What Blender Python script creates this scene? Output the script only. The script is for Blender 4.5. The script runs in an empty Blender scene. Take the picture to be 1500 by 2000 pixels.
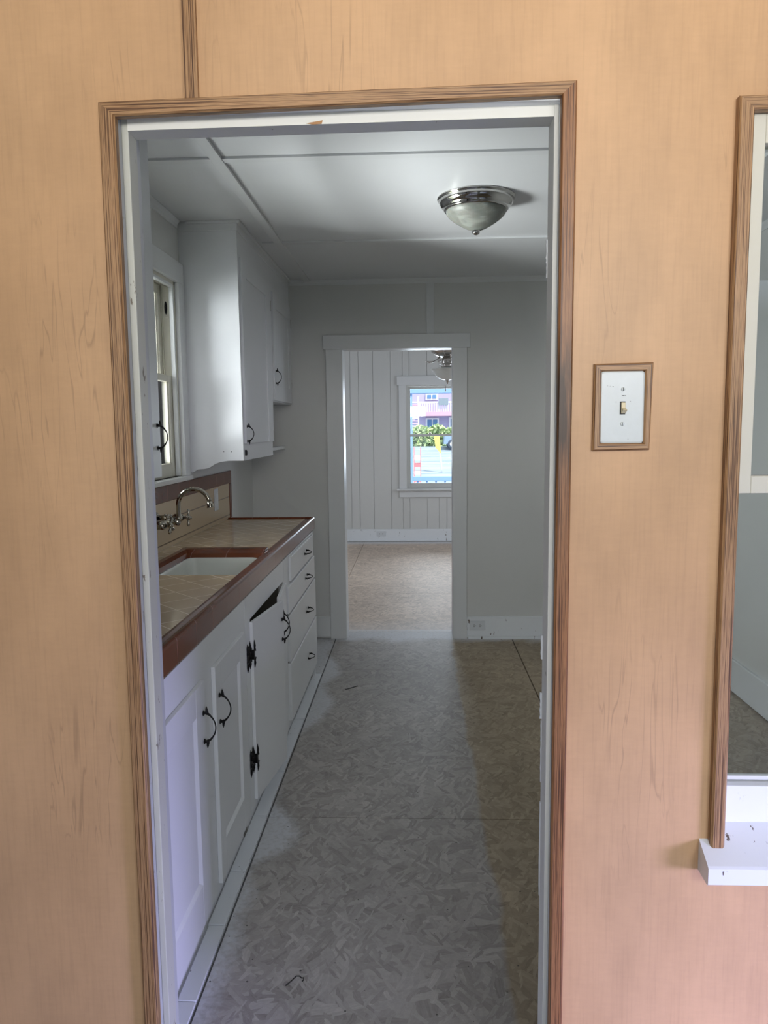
import bpy, bmesh, math, random
from mathutils import Vector, Matrix
random.seed(7)
S = bpy.context.scene
COL = S.collection
# ---------------------------------------------------------------- camera
cd = bpy.data.cameras.new('camera'); cam = bpy.data.objects.new('camera', cd); COL.objects.link(cam)
cd.sensor_fit = 'VERTICAL'; cd.sensor_height = 36.0; cd.lens = 1464.156 / 2000 * 36.0
cd.clip_start = 0.02; cd.clip_end = 300
r_, u_, f_ = (0.99904997, 0.04211845, -0.01118909), (0.00644035, 0.11123814, 0.99377291), (-0.04310083, 0.99290086, -0.1108612)
# camera frame: x right, z up (columns right, up, back)
r_ = Vector(r_); f_ = Vector(f_); u_ = r_.cross(f_)
cam.matrix_world = Matrix(((r_.x, u_.x, -f_.x, 0), (r_.y, u_.y, -f_.y, 0), (r_.z, u_.z, -f_.z, 1.45), (0, 0, 0, 1)))
S.camera = cam
# ---------------------------------------------------------------- exposure / world / sun / daylight
S.view_settings.view_transform = 'Standard'; S.view_settings.look = 'None'
S.view_settings.exposure = 0.0; S.view_settings.gamma = 1.0; S.view_settings.use_curve_mapping = False
W = bpy.data.worlds.new('sky'); S.world = W; W.use_nodes = True
bg = W.node_tree.nodes['Background']; bg.inputs[0].default_value = (0.80, 0.89, 1.0, 1); bg.inputs[1].default_value = 1.7

def light(name, kind, loc, target, energy, color, size=(1, 1), spread=180):
    l = bpy.data.lights.new(name, kind); l.energy = energy; l.color = color
    if kind == 'AREA':
        l.shape = 'RECTANGLE'; l.size, l.size_y = size; l.spread = math.radians(spread)
    o = bpy.data.objects.new(name, l); COL.objects.link(o); o.location = loc
    d = Vector(target) - Vector(loc); o.rotation_euler = d.to_track_quat('-Z', 'Y').to_euler()
    return o
sun = light('sun', 'SUN', (0, -5, 8), (0, 0.0, 0), 6.0, (1.0, 0.95, 0.88)); sun.data.angle = 0.01
sun.rotation_euler = Vector((-0.35, 0.62, -0.95)).to_track_quat('-Z', 'Y').to_euler()
light('porch_window_daylight', 'AREA', (0.45, -1.75, 2.05), (0.5, 1.3, 3.15), 34, (1.0, 0.965, 0.93), (2.4, 0.6), 100)
light('porch_floor_fill', 'AREA', (1.5, -1.8, 1.9), (1.2, -0.3, 0.0), 16, (0.75, 0.85, 1.0), (0.9, 0.9), 90)  # added unseen lamp: cool light on the porch floor, bouncing up the wall
light('porch_low_blue_fill', 'AREA', (2.5, 0.08, 0.42), (1.25, 1.30, 0.0), 35, (0.52, 0.50, 1.0), (1.1, 0.6), 70)  # added blue lamp tinting the lower right wall; the porch has no door here
light('kitchen_window_daylight', 'AREA', (-2.05, 2.65, 0.66), (-0.85, 3.45, 2.1), 330, (0.98, 0.99, 1.0), (1.1, 0.75))
light('kitchen_window_sky', 'AREA', (-1.95, 2.62, 1.98), (-0.85, 3.60, 1.95), 62, (0.95, 0.975, 1.0), (0.8, 0.65))
light('far_room_daylight', 'AREA', (2.45, 7.6, 1.5), (-1.0, 8.6, 1.2), 18, (0.80, 0.88, 1.0), (1.6, 1.3))
light('far_window_daylight', 'AREA', (0.35, 10.1, 1.5), (0.1, 6.0, 0.6), 34, (0.84, 0.91, 1.0), (0.9, 1.2))
light('far_room_daylight_west', 'AREA', (-2.5, 7.4, 1.6), (1.0, 8.6, 1.2), 20, (0.80, 0.88, 1.0), (1.6, 1.3))

# ---------------------------------------------------------------- materials
MATS = {}
def nm(name):
    m = bpy.data.materials.new(name); m.use_nodes = True; MATS[name] = m
    return m, m.node_tree, m.node_tree.nodes['Principled BSDF']
def simple(name, col, rough=0.5, metal=0.0, var=0.0, scale=8.0, spec=0.5, bump=0.0):
    m, t, b = nm(name)
    b.inputs['Base Color'].default_value = (*col, 1); b.inputs['Roughness'].default_value = rough
    b.inputs['Metallic'].default_value = metal; b.inputs['Specular IOR Level'].default_value = spec
    if var or bump:
        g = t.nodes.new('ShaderNodeNewGeometry'); n = t.nodes.new('ShaderNodeTexNoise')
        n.inputs['Scale'].default_value = scale; n.inputs['Detail'].default_value = 5
        t.links.new(g.outputs['Position'], n.inputs['Vector'])
        if var:
            mx = t.nodes.new('ShaderNodeMix'); mx.data_type = 'RGBA'
            mx.inputs[6].default_value = (*[c * (1 - var) for c in col], 1); mx.inputs[7].default_value = (*[min(1, c * (1 + var)) for c in col], 1)
            t.links.new(n.outputs['Fac'], mx.inputs[0]); t.links.new(mx.outputs[2], b.inputs['Base Color'])
        if bump:
            bp = t.nodes.new('ShaderNodeBump'); bp.inputs['Strength'].default_value = bump; bp.inputs['Distance'].default_value = 0.004
            t.links.new(n.outputs['Fac'], bp.inputs['Height']); t.links.new(bp.outputs[0], b.inputs['Normal'])
    return m
class G:
    "tiny node-graph helper"
    def __init__(s, t): s.t = t
    def n(s, kind, **kw):
        x = s.t.nodes.new(kind)
        for k, v in kw.items(): setattr(x, k, v)
        return x
    def link(s, a, b): s.t.links.new(a, b)
    def val(s, sock, v):
        if hasattr(v, 'is_linked') or isinstance(v, bpy.types.NodeSocket): s.link(v, sock)
        else: sock.default_value = v
    def math(s, op, a, b=0.0, c=None, clamp=False):
        x = s.n('ShaderNodeMath', operation=op); x.use_clamp = clamp
        s.val(x.inputs[0], a); s.val(x.inputs[1], b)
        if c is not None: s.val(x.inputs[2], c)
        return x.outputs[0]
    def pos(s): return s.n('ShaderNodeNewGeometry').outputs['Position']
    def map(s, v, scale=(1, 1, 1), rot=(0, 0, 0), loc=(0, 0, 0)):
        x = s.n('ShaderNodeMapping'); x.inputs['Scale'].default_value = scale; x.inputs['Rotation'].default_value = rot; x.inputs['Location'].default_value = loc
        s.link(v, x.inputs['Vector']); return x.outputs[0]
    def noise(s, v, scale, detail=3, rough=0.5, dist=0.0):
        x = s.n('ShaderNodeTexNoise'); s.link(v, x.inputs['Vector']); x.inputs['Scale'].default_value = scale
        x.inputs['Detail'].default_value = detail; x.inputs['Roughness'].default_value = rough; x.inputs['Distortion'].default_value = dist
        return x
    def mix(s, f, a, b, blend='MIX'):
        x = s.n('ShaderNodeMix', data_type='RGBA', blend_type=blend)
        s.val(x.inputs[0], f)
        for i, v in ((6, a), (7, b)):
            if isinstance(v, tuple): x.inputs[i].default_value = (*v, 1)
            else: s.link(v, x.inputs[i])
        return x.outputs[2]
    def ramp(s, f, stops, interp='LINEAR'):
        x = s.n('ShaderNodeValToRGB'); s.link(f, x.inputs[0]); cr = x.color_ramp; cr.interpolation = interp
        while len(cr.elements) < len(stops): cr.elements.new(0.5)
        for e, (p, c) in zip(cr.elements, stops): e.position = p; e.color = (*c, 1) if isinstance(c, tuple) else (c, c, c, 1)
        return x.outputs[0]
    def xyz(s, v):
        x = s.n('ShaderNodeSeparateXYZ'); s.link(v, x.inputs[0]); return x.outputs
    def bump(s, h, b, strength=0.3, dist=0.002):
        x = s.n('ShaderNodeBump'); x.inputs['Strength'].default_value = strength; x.inputs['Distance'].default_value = dist
        s.link(h, x.inputs['Height']); s.link(x.outputs[0], b.inputs['Normal'])

def m_panel():
    m, t, b = nm('maple_panel'); g = G(t); p = g.pos()
    lo = g.noise(g.map(p, (1.2, 1, 0.5)), 1.6, 3)
    grain = g.noise(g.map(p, (150, 150, 6.0)), 1.0, 5, 0.65, 0.3)
    cloud = g.noise(g.map(p, (9, 9, 4)), 1.0, 4, 0.6)
    cross = g.noise(g.map(p, (35, 35, 160)), 1.0, 3, 0.6)
    c = g.ramp(lo.outputs['Fac'], [(0.3, (0.545, 0.325, 0.168)), (0.7, (0.625, 0.388, 0.212))])
    c = g.mix(0.8, c, g.ramp(cloud.outputs['Fac'], [(0.28, 0.86), (0.72, 1.10)]), 'MULTIPLY')
    c = g.mix(0.42, c, g.ramp(grain.outputs['Fac'], [(0.28, 0.82), (0.5, 1.0), (0.8, 1.06)]), 'MULTIPLY')
    c = g.mix(0.25, c, g.ramp(cross.outputs['Fac'], [(0.3, 0.92), (0.7, 1.07)]), 'MULTIPLY')
    fl = g.noise(g.map(p, (26, 26, 2.2), loc=(3, 1, 2)), 1.0, 2, 0.5, 1.2)      # sparse fine cathedral streaks
    st = g.ramp(fl.outputs['Fac'], [(0.484, 1.0), (0.5, 0.74), (0.516, 1.0)])
    msk = g.ramp(g.noise(g.map(p, (4, 4, 2.5), loc=(9, 0, 4)), 1.0, 2).outputs['Fac'], [(0.52, 0.0), (0.66, 1.0)])
    c = g.mix(g.math('MULTIPLY', msk, 0.9), c, g.mix(1.0, c, st, 'MULTIPLY'))
    vo = g.n('ShaderNodeTexVoronoi'); g.link(g.map(p, (7, 0.0, 6)), vo.inputs['Vector']); vo.inputs['Scale'].default_value = 1.0   # nail specks
    sp = g.math('LESS_THAN', vo.outputs['Distance'], 0.022)
    c = g.mix(g.math('MULTIPLY', sp, 0.7), c, (0.16, 0.075, 0.035))
    g.link(c, b.inputs['Base Color']); b.inputs['Roughness'].default_value = 0.42; b.inputs['Specular IOR Level'].default_value = 0.4
    g.bump(grain.outputs['Fac'], b, 0.05, 0.001)
def m_oak(name, axis, tint=(1, 1, 1), stain=None):
    m, t, b = nm(name); g = G(t); p = g.pos()
    sc = {'z': (1, 1, 0.006), 'x': (0.006, 1, 1), 'y': (1, 0.006, 1)}[axis]
    v = g.map(p, tuple(s * 470 for s in sc))
    a = g.noise(v, 1.15, 3, 0.6, 0.03); f = g.noise(g.map(p, tuple(1500 if s == 1 else 32 for s in sc)), 1.0, 3)
    low = g.noise(g.map(p, tuple(s * 40 for s in sc)), 1.0, 2)
    k = [tuple(c * w for c, w in zip(cc, tint)) for cc in ((0.12, 0.050, 0.018), (0.30, 0.148, 0.058), (0.47, 0.262, 0.118))]
    c = g.ramp(a.outputs['Fac'], [(0.40, k[0]), (0.455, k[1]), (0.50, k[2])])
    c = g.mix(0.7, c, g.ramp(f.outputs['Fac'], [(0.36, 0.45), (0.5, 1.0), (0.65, 1.15)]), 'MULTIPLY')
    c = g.mix(0.35, c, g.ramp(low.outputs['Fac'], [(0.3, 0.75), (0.7, 1.2)]), 'MULTIPLY')
    if stain:                                                        # worn, blackened patch on the right-hand trim
        z = g.xyz(p)[2]; d = g.math('ABSOLUTE', g.math('SUBTRACT', z, stain))
        n = g.noise(g.map(p, (80, 80, 12)), 1.0, 4)
        mk = g.math('MULTIPLY', g.ramp(d, [(0.05, 1.0), (0.14, 0.0)]), g.ramp(n.outputs['Fac'], [(0.40, 0.45), (0.55, 1.0)]))
        c = g.mix(g.math('MULTIPLY', mk, 0.95), c, (0.05, 0.028, 0.014))
    g.link(c, b.inputs['Base Color']); b.inputs['Roughness'].default_value = 0.42
    g.bump(a.outputs['Fac'], b, 0.25, 0.0008)
def m_paint(name, col, rough=0.45, chips=0.0, chipcol=(0.35, 0.30, 0.24), scale=45, mottle=0.04, nails=False):
    m, t, b = nm(name); g = G(t); p = g.pos()
    n = g.noise(p, 3.0, 4); c = g.mix(n.outputs['Fac'], tuple(x * (1 - mottle) for x in col), tuple(min(1, x * (1 + mottle)) for x in col))
    if chips:
        q = g.noise(g.map(p, (scale, scale, scale * 0.35)), 1.0, 6, 0.62)
        k = g.ramp(q.outputs['Fac'], [(0.0, 0.0), (1 - chips, 0.0), (1 - chips + 0.015, 1.0)])
        c = g.mix(k, c, chipcol)
    g.link(c, b.inputs['Base Color']); b.inputs['Roughness'].default_value = rough
    o = g.noise(g.map(p, (30, 30, 30)), 1.0, 3); g.bump(o.outputs['Fac'], b, 0.06, 0.002)
def m_osb():
    m, t, b = nm('osb'); g = G(t); p = g.pos()
    wob = g.noise(p, 7.0, 2); wv = g.n('ShaderNodeVectorMath', operation='MULTIPLY_ADD')
    g.link(wob.outputs['Color'], wv.inputs[0]); wv.inputs[1].default_value = (0.05, 0.05, 0); g.link(p, wv.inputs[2]); pw = wv.outputs[0]
    def layer(ang, sx, sy, off):
        ro = g.n('ShaderNodeVectorRotate', rotation_type='Z_AXIS'); g.link(pw, ro.inputs['Vector']); ro.inputs['Angle'].default_value = math.radians(ang)
        v = g.map(ro.outputs[0], (sx, sy, 1), (0, 0, 0), off)
        vo = g.n('ShaderNodeTexVoronoi'); vo.voronoi_dimensions = '2D'; vo.distance = 'CHEBYCHEV'
        g.link(v, vo.inputs['Vector']); vo.inputs['Scale'].default_value = 1.0; vo.inputs['Randomness'].default_value = 1.0
        s = g.n('ShaderNodeSeparateColor'); g.link(vo.outputs['Color'], s.inputs[0])
        streak = g.noise(g.map(v, (1.0, 4, 1)), 1.0, 5, 0.65)
        k = g.math('ADD', g.math('MULTIPLY', s.outputs[0], 0.50), g.math('MULTIPLY', streak.outputs['Fac'], 0.50))
        return k, s.outputs[1]
    L = [layer(20, 9, 26, (0, 0, 0)), layer(-48, 10, 34, (3.3, 1.7, 0)), layer(82, 9, 30, (7.1, 4.2, 0)), layer(-15, 11, 42, (5.1, 9.2, 0)), layer(52, 18, 85, (2.1, 6.2, 0)), layer(115, 20, 95, (8.1, 3.2, 0))]
    k = L[0][0]
    for (kk, sel), th in zip(L[1:], (0.50, 0.60, 0.62, 0.70, 0.74)):
        s = g.math('GREATER_THAN', sel, th)
        k = g.math('ADD', g.math('MULTIPLY', k, g.math('SUBTRACT', 1.0, s)), g.math('MULTIPLY', kk, s))
    c = g.ramp(k, [(0.12, (0.185, 0.163, 0.149)), (0.28, (0.312, 0.283, 0.262)), (0.50, (0.378, 0.347, 0.323)), (0.72, (0.44, 0.408, 0.382)), (0.90, (0.58, 0.548, 0.518))])
    fib = g.noise(g.map(pw, (70, 70, 1)), 1.0, 6, 0.7); c = g.mix(0.5, c, g.ramp(fib.outputs['Fac'], [(0.3, 0.82), (0.7, 1.16)]), 'MULTIPLY')
    big = g.noise(p, 1.3, 4); c = g.mix(0.6, c, g.ramp(big.outputs['Fac'], [(0.3, 0.80), (0.7, 1.15)]), 'MULTIPLY')
    X, Y, Z = g.xyz(p)[0], g.xyz(p)[1], g.xyz(p)[2]
    # the right-hand strip was never washed over with primer: the bare board is browner there
    n1 = g.noise(p, 2.6, 3)
    lim = g.math('ADD', g.math('MULTIPLY', n1.outputs['Fac'], 0.10), 0.175)
    raw = g.math('MULTIPLY', g.ramp(g.math('SUBTRACT', X, lim), [(0.0, 0.0), (0.02, 1.0)]), g.math('LESS_THAN', Y, 5.2))
    c = g.mix(g.math('MULTIPLY', raw, 0.8), c, g.mix(1.0, c, (0.93, 0.78, 0.52), 'MULTIPLY'))
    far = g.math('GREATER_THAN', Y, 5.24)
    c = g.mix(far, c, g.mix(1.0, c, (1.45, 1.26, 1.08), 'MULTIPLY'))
    # white paint overspray along the cabinets, walls and threshold
    n2 = g.noise(p, 4.0, 4); nf = g.noise(p, 60, 3)
    def hump(y0, w, h): return g.ramp(g.math('ABSOLUTE', g.math('SUBTRACT', Y, y0)), [(0.0, h), (w * 0.45, h * 0.8), (w, 0.0)])
    edge = g.math('ADD', -0.545, g.math('MULTIPLY', g.math('SUBTRACT', n2.outputs['Fac'], 0.5), 0.10))
    edge = g.math('ADD', edge, g.math('MULTIPLY', g.math('SUBTRACT', nf.outputs['Fac'], 0.5), 0.06))
    for hh in (hump(2.55, 0.22, 0.13), hump(1.95, 0.45, 0.055), hump(3.78, 0.36, 0.12), hump(4.35, 0.35, 0.10)): edge = g.math('ADD', edge, hh)
    s1 = g.ramp(g.math('SUBTRACT', edge, X), [(0.0, 0.0), (0.055, 1.0)])
    s1 = g.math('MULTIPLY', s1, g.math('LESS_THAN', Y, 5.2))
    e2 = g.math('ADD', 4.97, g.math('MULTIPLY', g.math('SUBTRACT', n2.outputs['Fac'], 0.5), 0.25))
    s2 = g.ramp(g.math('SUBTRACT', Y, e2), [(0.0, 0.0), (0.10, 1.0)])
    s2 = g.math('MULTIPLY', s2, g.math('LESS_THAN', Y, 5.3))
    s3 = g.ramp(g.math('SUBTRACT', Y, 9.28), [(0.0, 0.0), (0.15, 1.0)])
    s4 = g.math('MULTIPLY', g.ramp(g.math('SUBTRACT', 5.62, Y), [(0.0, 0.0), (0.4, 1.0)]), far)
    s = g.math('MAXIMUM', g.math('MAXIMUM', s1, s2), g.math('MAXIMUM', s3, g.math('MULTIPLY', s4, 0.6)))
    s = g.math('MULTIPLY', s, g.ramp(nf.outputs['Fac'], [(0.25, 0.55), (0.55, 0.95)]))
    c = g.mix(g.math('MULTIPLY', s, 0.85), c, (0.62, 0.63, 0.66))
    vd = g.n('ShaderNodeTexVoronoi'); vd.voronoi_dimensions = '2D'; g.link(p, vd.inputs['Vector']); vd.inputs['Scale'].default_value = 22.0   # grit and staple heads
    sd = g.n('ShaderNodeSeparateColor'); g.link(vd.outputs['Color'], sd.inputs[0])
    dots = g.math('MULTIPLY', g.math('LESS_THAN', vd.outputs['Distance'], g.math('MULTIPLY', sd.outputs[1], 0.07)), g.math('GREATER_THAN', sd.outputs[0], g.math('SUBTRACT', 0.86, g.math('MULTIPLY', s, 0.5))))
    c = g.mix(g.math('MULTIPLY', dots, 0.8), c, (0.04, 0.035, 0.03))
    g.link(c, b.inputs['Base Color']); b.inputs['Roughness'].default_value = 0.55; b.inputs['Specular IOR Level'].default_value = 0.35
    g.bump(k, b, 0.18, 0.0015)
def m_tile(name, col, grout, size, axes, ang=0.0, width=0.028, rough=0.22, tilevar=0.06):
    "square tiles with grout; axes = which two world axes span the surface"
    m, t, b = nm(name); g = G(t); x = g.xyz(g.pos())
    cx = g.n('ShaderNodeCombineXYZ'); g.link(x['XYZ'.index(axes[0])], cx.inputs[0]); g.link(x['XYZ'.index(axes[1])], cx.inputs[1])
    v = g.map(cx.outputs[0], (1 / size[0], 1 / size[1], 1), (0, 0, 0), (0, 0, 0)) if not ang else None
    if ang:
        v1 = g.n('ShaderNodeVectorRotate', rotation_type='Z_AXIS'); g.link(cx.outputs[0], v1.inputs['Vector']); v1.inputs['Angle'].default_value = ang
        v = g.map(v1.outputs[0], (1 / size[0], 1 / size[1], 1), (0, 0, 0), (0.62, 0.15, 0))
    s = g.xyz(v)
    def ed(c, w):
        f = g.math('FRACT', c); d = g.math('MINIMUM', f, g.math('SUBTRACT', 1.0, f)); return g.math('LESS_THAN', d, w)
    k = g.math('MAXIMUM', ed(s[0], width), ed(s[1], width * size[0] / size[1]))
    fl = g.n('ShaderNodeVectorMath', operation='FLOOR'); g.link(v, fl.inputs[0])
    wn = g.n('ShaderNodeTexWhiteNoise'); g.link(fl.outputs[0], wn.inputs['Vector'])
    c = g.mix(wn.outputs['Value'], tuple(c * (1 - tilevar) for c in col), tuple(c * (1 + tilevar) for c in col))
    c = g.mix(k, c, grout); g.link(c, b.inputs['Base Color'])
    g.link(g.math('ADD', rough, g.math('MULTIPLY', k, 0.5)), b.inputs['Roughness'])
    g.bump(g.math('SUBTRACT', 1.0, k), b, 0.25, 0.0008)
def m_brown(name, seg, axis='Y', off=0.0, col=(0.135, 0.036, 0.014)):
    m, t, b = nm(name); g = G(t); p = g.pos(); c0 = g.xyz(p)['XYZ'.index(axis)]
    f = g.math('FRACT', g.math('DIVIDE', g.math('ADD', c0, off), seg)); k = g.math('LESS_THAN', f, 0.011)
    n = g.noise(p, 14, 3); c = g.mix(n.outputs['Fac'], tuple(x * 0.85 for x in col), tuple(x * 1.2 for x in col))
    c = g.mix(k, c, (0.36, 0.22, 0.19)); g.link(c, b.inputs['Base Color']); b.inputs['Roughness'].default_value = 0.2; b.inputs['Specular IOR Level'].default_value = 0.35
def m_alabaster():
    m, t, b = nm('alabaster_glass'); g = G(t); p = g.pos()
    n = g.noise(g.map(p, (7, 7, 10)), 1.0, 4, 0.5, 2.2)
    c = g.ramp(n.outputs['Fac'], [(0.35, (0.19, 0.20, 0.175)), (0.55, (0.235, 0.245, 0.215)), (0.68, (0.34, 0.35, 0.315))])
    g.link(c, b.inputs['Base Color']); b.inputs['Roughness'].default_value = 0.45; b.inputs['Subsurface Weight'].default_value = 0.25
    b.inputs['Subsurface Scale'].default_value = 0.03
def m_glass(name, tint=(0.96, 0.98, 0.98), refl=0.06):
    m = bpy.data.materials.new(name); m.use_nodes = True; MATS[name] = m; t = m.node_tree; t.nodes.clear()
    o = t.nodes.new('ShaderNodeOutputMaterial'); a = t.nodes.new('ShaderNodeBsdfTransparent'); a.inputs[0].default_value = (*tint, 1)
    gl = t.nodes.new('ShaderNodeBsdfGlossy'); gl.inputs['Roughness'].default_value = 0.02
    fr = t.nodes.new('ShaderNodeFresnel'); fr.inputs[0].default_value = 1.45
    mx = t.nodes.new('ShaderNodeMixShader'); t.links.new(fr.outputs[0], mx.inputs[0]); t.links.new(a.outputs[0], mx.inputs[1]); t.links.new(gl.outputs[0], mx.inputs[2])
    t.links.new(mx.outputs[0], o.inputs[0])
def m_leaf(name, a, bb):
    m, t, b = nm(name); g = G(t); n = g.noise(g.pos(), 3.0, 5)
    g.link(g.ramp(n.outputs['Fac'], [(0.35, a), (0.65, bb)]), b.inputs['Base Color']); b.inputs['Roughness'].default_value = 0.6
def m_asphalt():
    m, t, b = nm('pavement'); g = G(t); n = g.noise(g.map(g.pos(), (0.5, 3, 1)), 1.0, 4)
    g.link(g.ramp(n.outputs['Fac'], [(0.35, (0.22, 0.29, 0.36)), (0.6, (0.36, 0.42, 0.48))]), b.inputs['Base Color']); b.inputs['Roughness'].default_value = 0.8
m_panel(); m_osb(); m_alabaster(); m_glass('window_glass'); m_asphalt()
m_oak('oak_upright', 'z', (0.86, 0.88, 0.92)); m_oak('oak_level', 'x', (0.86, 0.88, 0.92)); m_oak('oak_upright_stained', 'z', (0.66, 0.54, 0.47), 1.48)
m_paint('white_wall', (0.64, 0.64, 0.62)); m_paint('white_ceiling', (0.72, 0.73, 0.735), 0.32); m_paint('far_sash', (0.60, 0.60, 0.575), 0.5); m_paint('white_trim', (0.70, 0.71, 0.71), 0.35)
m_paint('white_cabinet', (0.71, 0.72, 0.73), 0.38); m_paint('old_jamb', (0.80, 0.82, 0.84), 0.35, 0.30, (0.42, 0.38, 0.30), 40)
m_paint('cream_stop', (0.80, 0.79, 0.73), 0.5, 0.31, (0.30, 0.25, 0.18), 35); m_paint('worn_shaded_jamb', (0.50, 0.51, 0.52), 0.4, 0.33, (0.25, 0.23, 0.2), 40); m_paint('worn_shaded_stop', (0.55, 0.55, 0.485), 0.5, 0.36, (0.20, 0.17, 0.13), 45, 0.12); m_paint('cream_sash', (0.64, 0.62, 0.53), 0.45)  # left jamb and stop: chipped old paint, darkened to include the trim's shade
m_paint('chipped_white', (0.78, 0.80, 0.82), 0.5, 0.345, (0.12, 0.09, 0.07), 30); m_paint('floor_strip_paint', (0.72, 0.74, 0.77), 0.6, 0.33, (0.16, 0.15, 0.14), 30)
m_paint('porch_white', (0.50, 0.50, 0.49)); m_paint('porch_floor_paint', (0.26, 0.29, 0.36), 0.5)
m_tile('counter_tile', (0.62, 0.475, 0.315), (0.70, 0.59, 0.44), (0.113, 0.113), 'XY', math.radians(45), 0.018, 0.16)
m_tile('splash_tile', (0.55, 0.43, 0.285), (0.20, 0.15, 0.10), (2.3, 0.1058), 'YZ', 0, 0.0012, 0.22, 0.03)
m_brown('brown_tile', 0.165, 'Y', 0.016); m_brown('brown_tile_cross', 0.152, 'X', 0.05, (0.14, 0.035, 0.012))
simple('porcelain', (0.62, 0.64, 0.60), 0.12); simple('chrome', (0.50, 0.49, 0.47), 0.08, 1.0); simple('nickel', (0.55, 0.52, 0.49), 0.16, 1.0)
simple('black_iron', (0.012, 0.011, 0.011), 0.38, 0.6); simple('gap_shadow', (0.16, 0.155, 0.14), 0.9); simple('bowl_glass', (0.72, 0.73, 0.70), 0.3, var=0.15, scale=14); simple('dark_gap', (0.01, 0.01, 0.01), 0.9); simple('plate_white', (0.62, 0.66, 0.655), 0.28, var=0.05, scale=70); simple('scuff_grey', (0.30, 0.31, 0.31), 0.7)
simple('ivory_plastic', (0.70, 0.60, 0.38), 0.3); simple('aged_chrome', (0.40, 0.37, 0.32), 0.11, 1.0); simple('screw_metal', (0.5, 0.52, 0.52), 0.25, 1.0); simple('outlet_white', (0.66, 0.68, 0.70), 0.35)
simple('outlet_slot', (0.03, 0.03, 0.03), 0.6); simple('cabinet_inside', (0.16, 0.15, 0.13), 0.8, var=0.2); simple('worn_edge', (0.50, 0.50, 0.47), 0.7, var=0.3, scale=60)
simple('paint_chip_wood', (0.42, 0.22, 0.09), 0.7, var=0.3, scale=60); simple('wire_black', (0.02, 0.018, 0.016), 0.5)
simple('facade', (0.40, 0.36, 0.56), 0.8, var=0.1, scale=2); simple('facade_pink', (0.62, 0.36, 0.46), 0.8); simple('facade_white', (0.85, 0.86, 0.9), 0.7)
simple('facade_glass', (0.10, 0.22, 0.42), 0.1); simple('blue_paint', (0.24, 0.40, 0.72), 0.5); simple('sign_grey', (0.22, 0.27, 0.32), 0.6); simple('sign_mark', (0.45, 0.5, 0.5), 0.6)
simple('yellow_board', (0.95, 0.72, 0.16), 0.6); simple('red_paint', (0.70, 0.22, 0.25), 0.6); simple('car_blue', (0.25, 0.35, 0.55), 0.25); simple('tyre', (0.06, 0.08, 0.12), 0.7)
m_leaf('hedge_leaf', (0.30, 0.44, 0.24), (0.66, 0.76, 0.38)); m_leaf('side_yard', (0.20, 0.28, 0.14), (0.34, 0.42, 0.22)); simple('fence_wood', (0.62, 0.63, 0.56), 0.8, var=0.2, scale=3)

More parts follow.
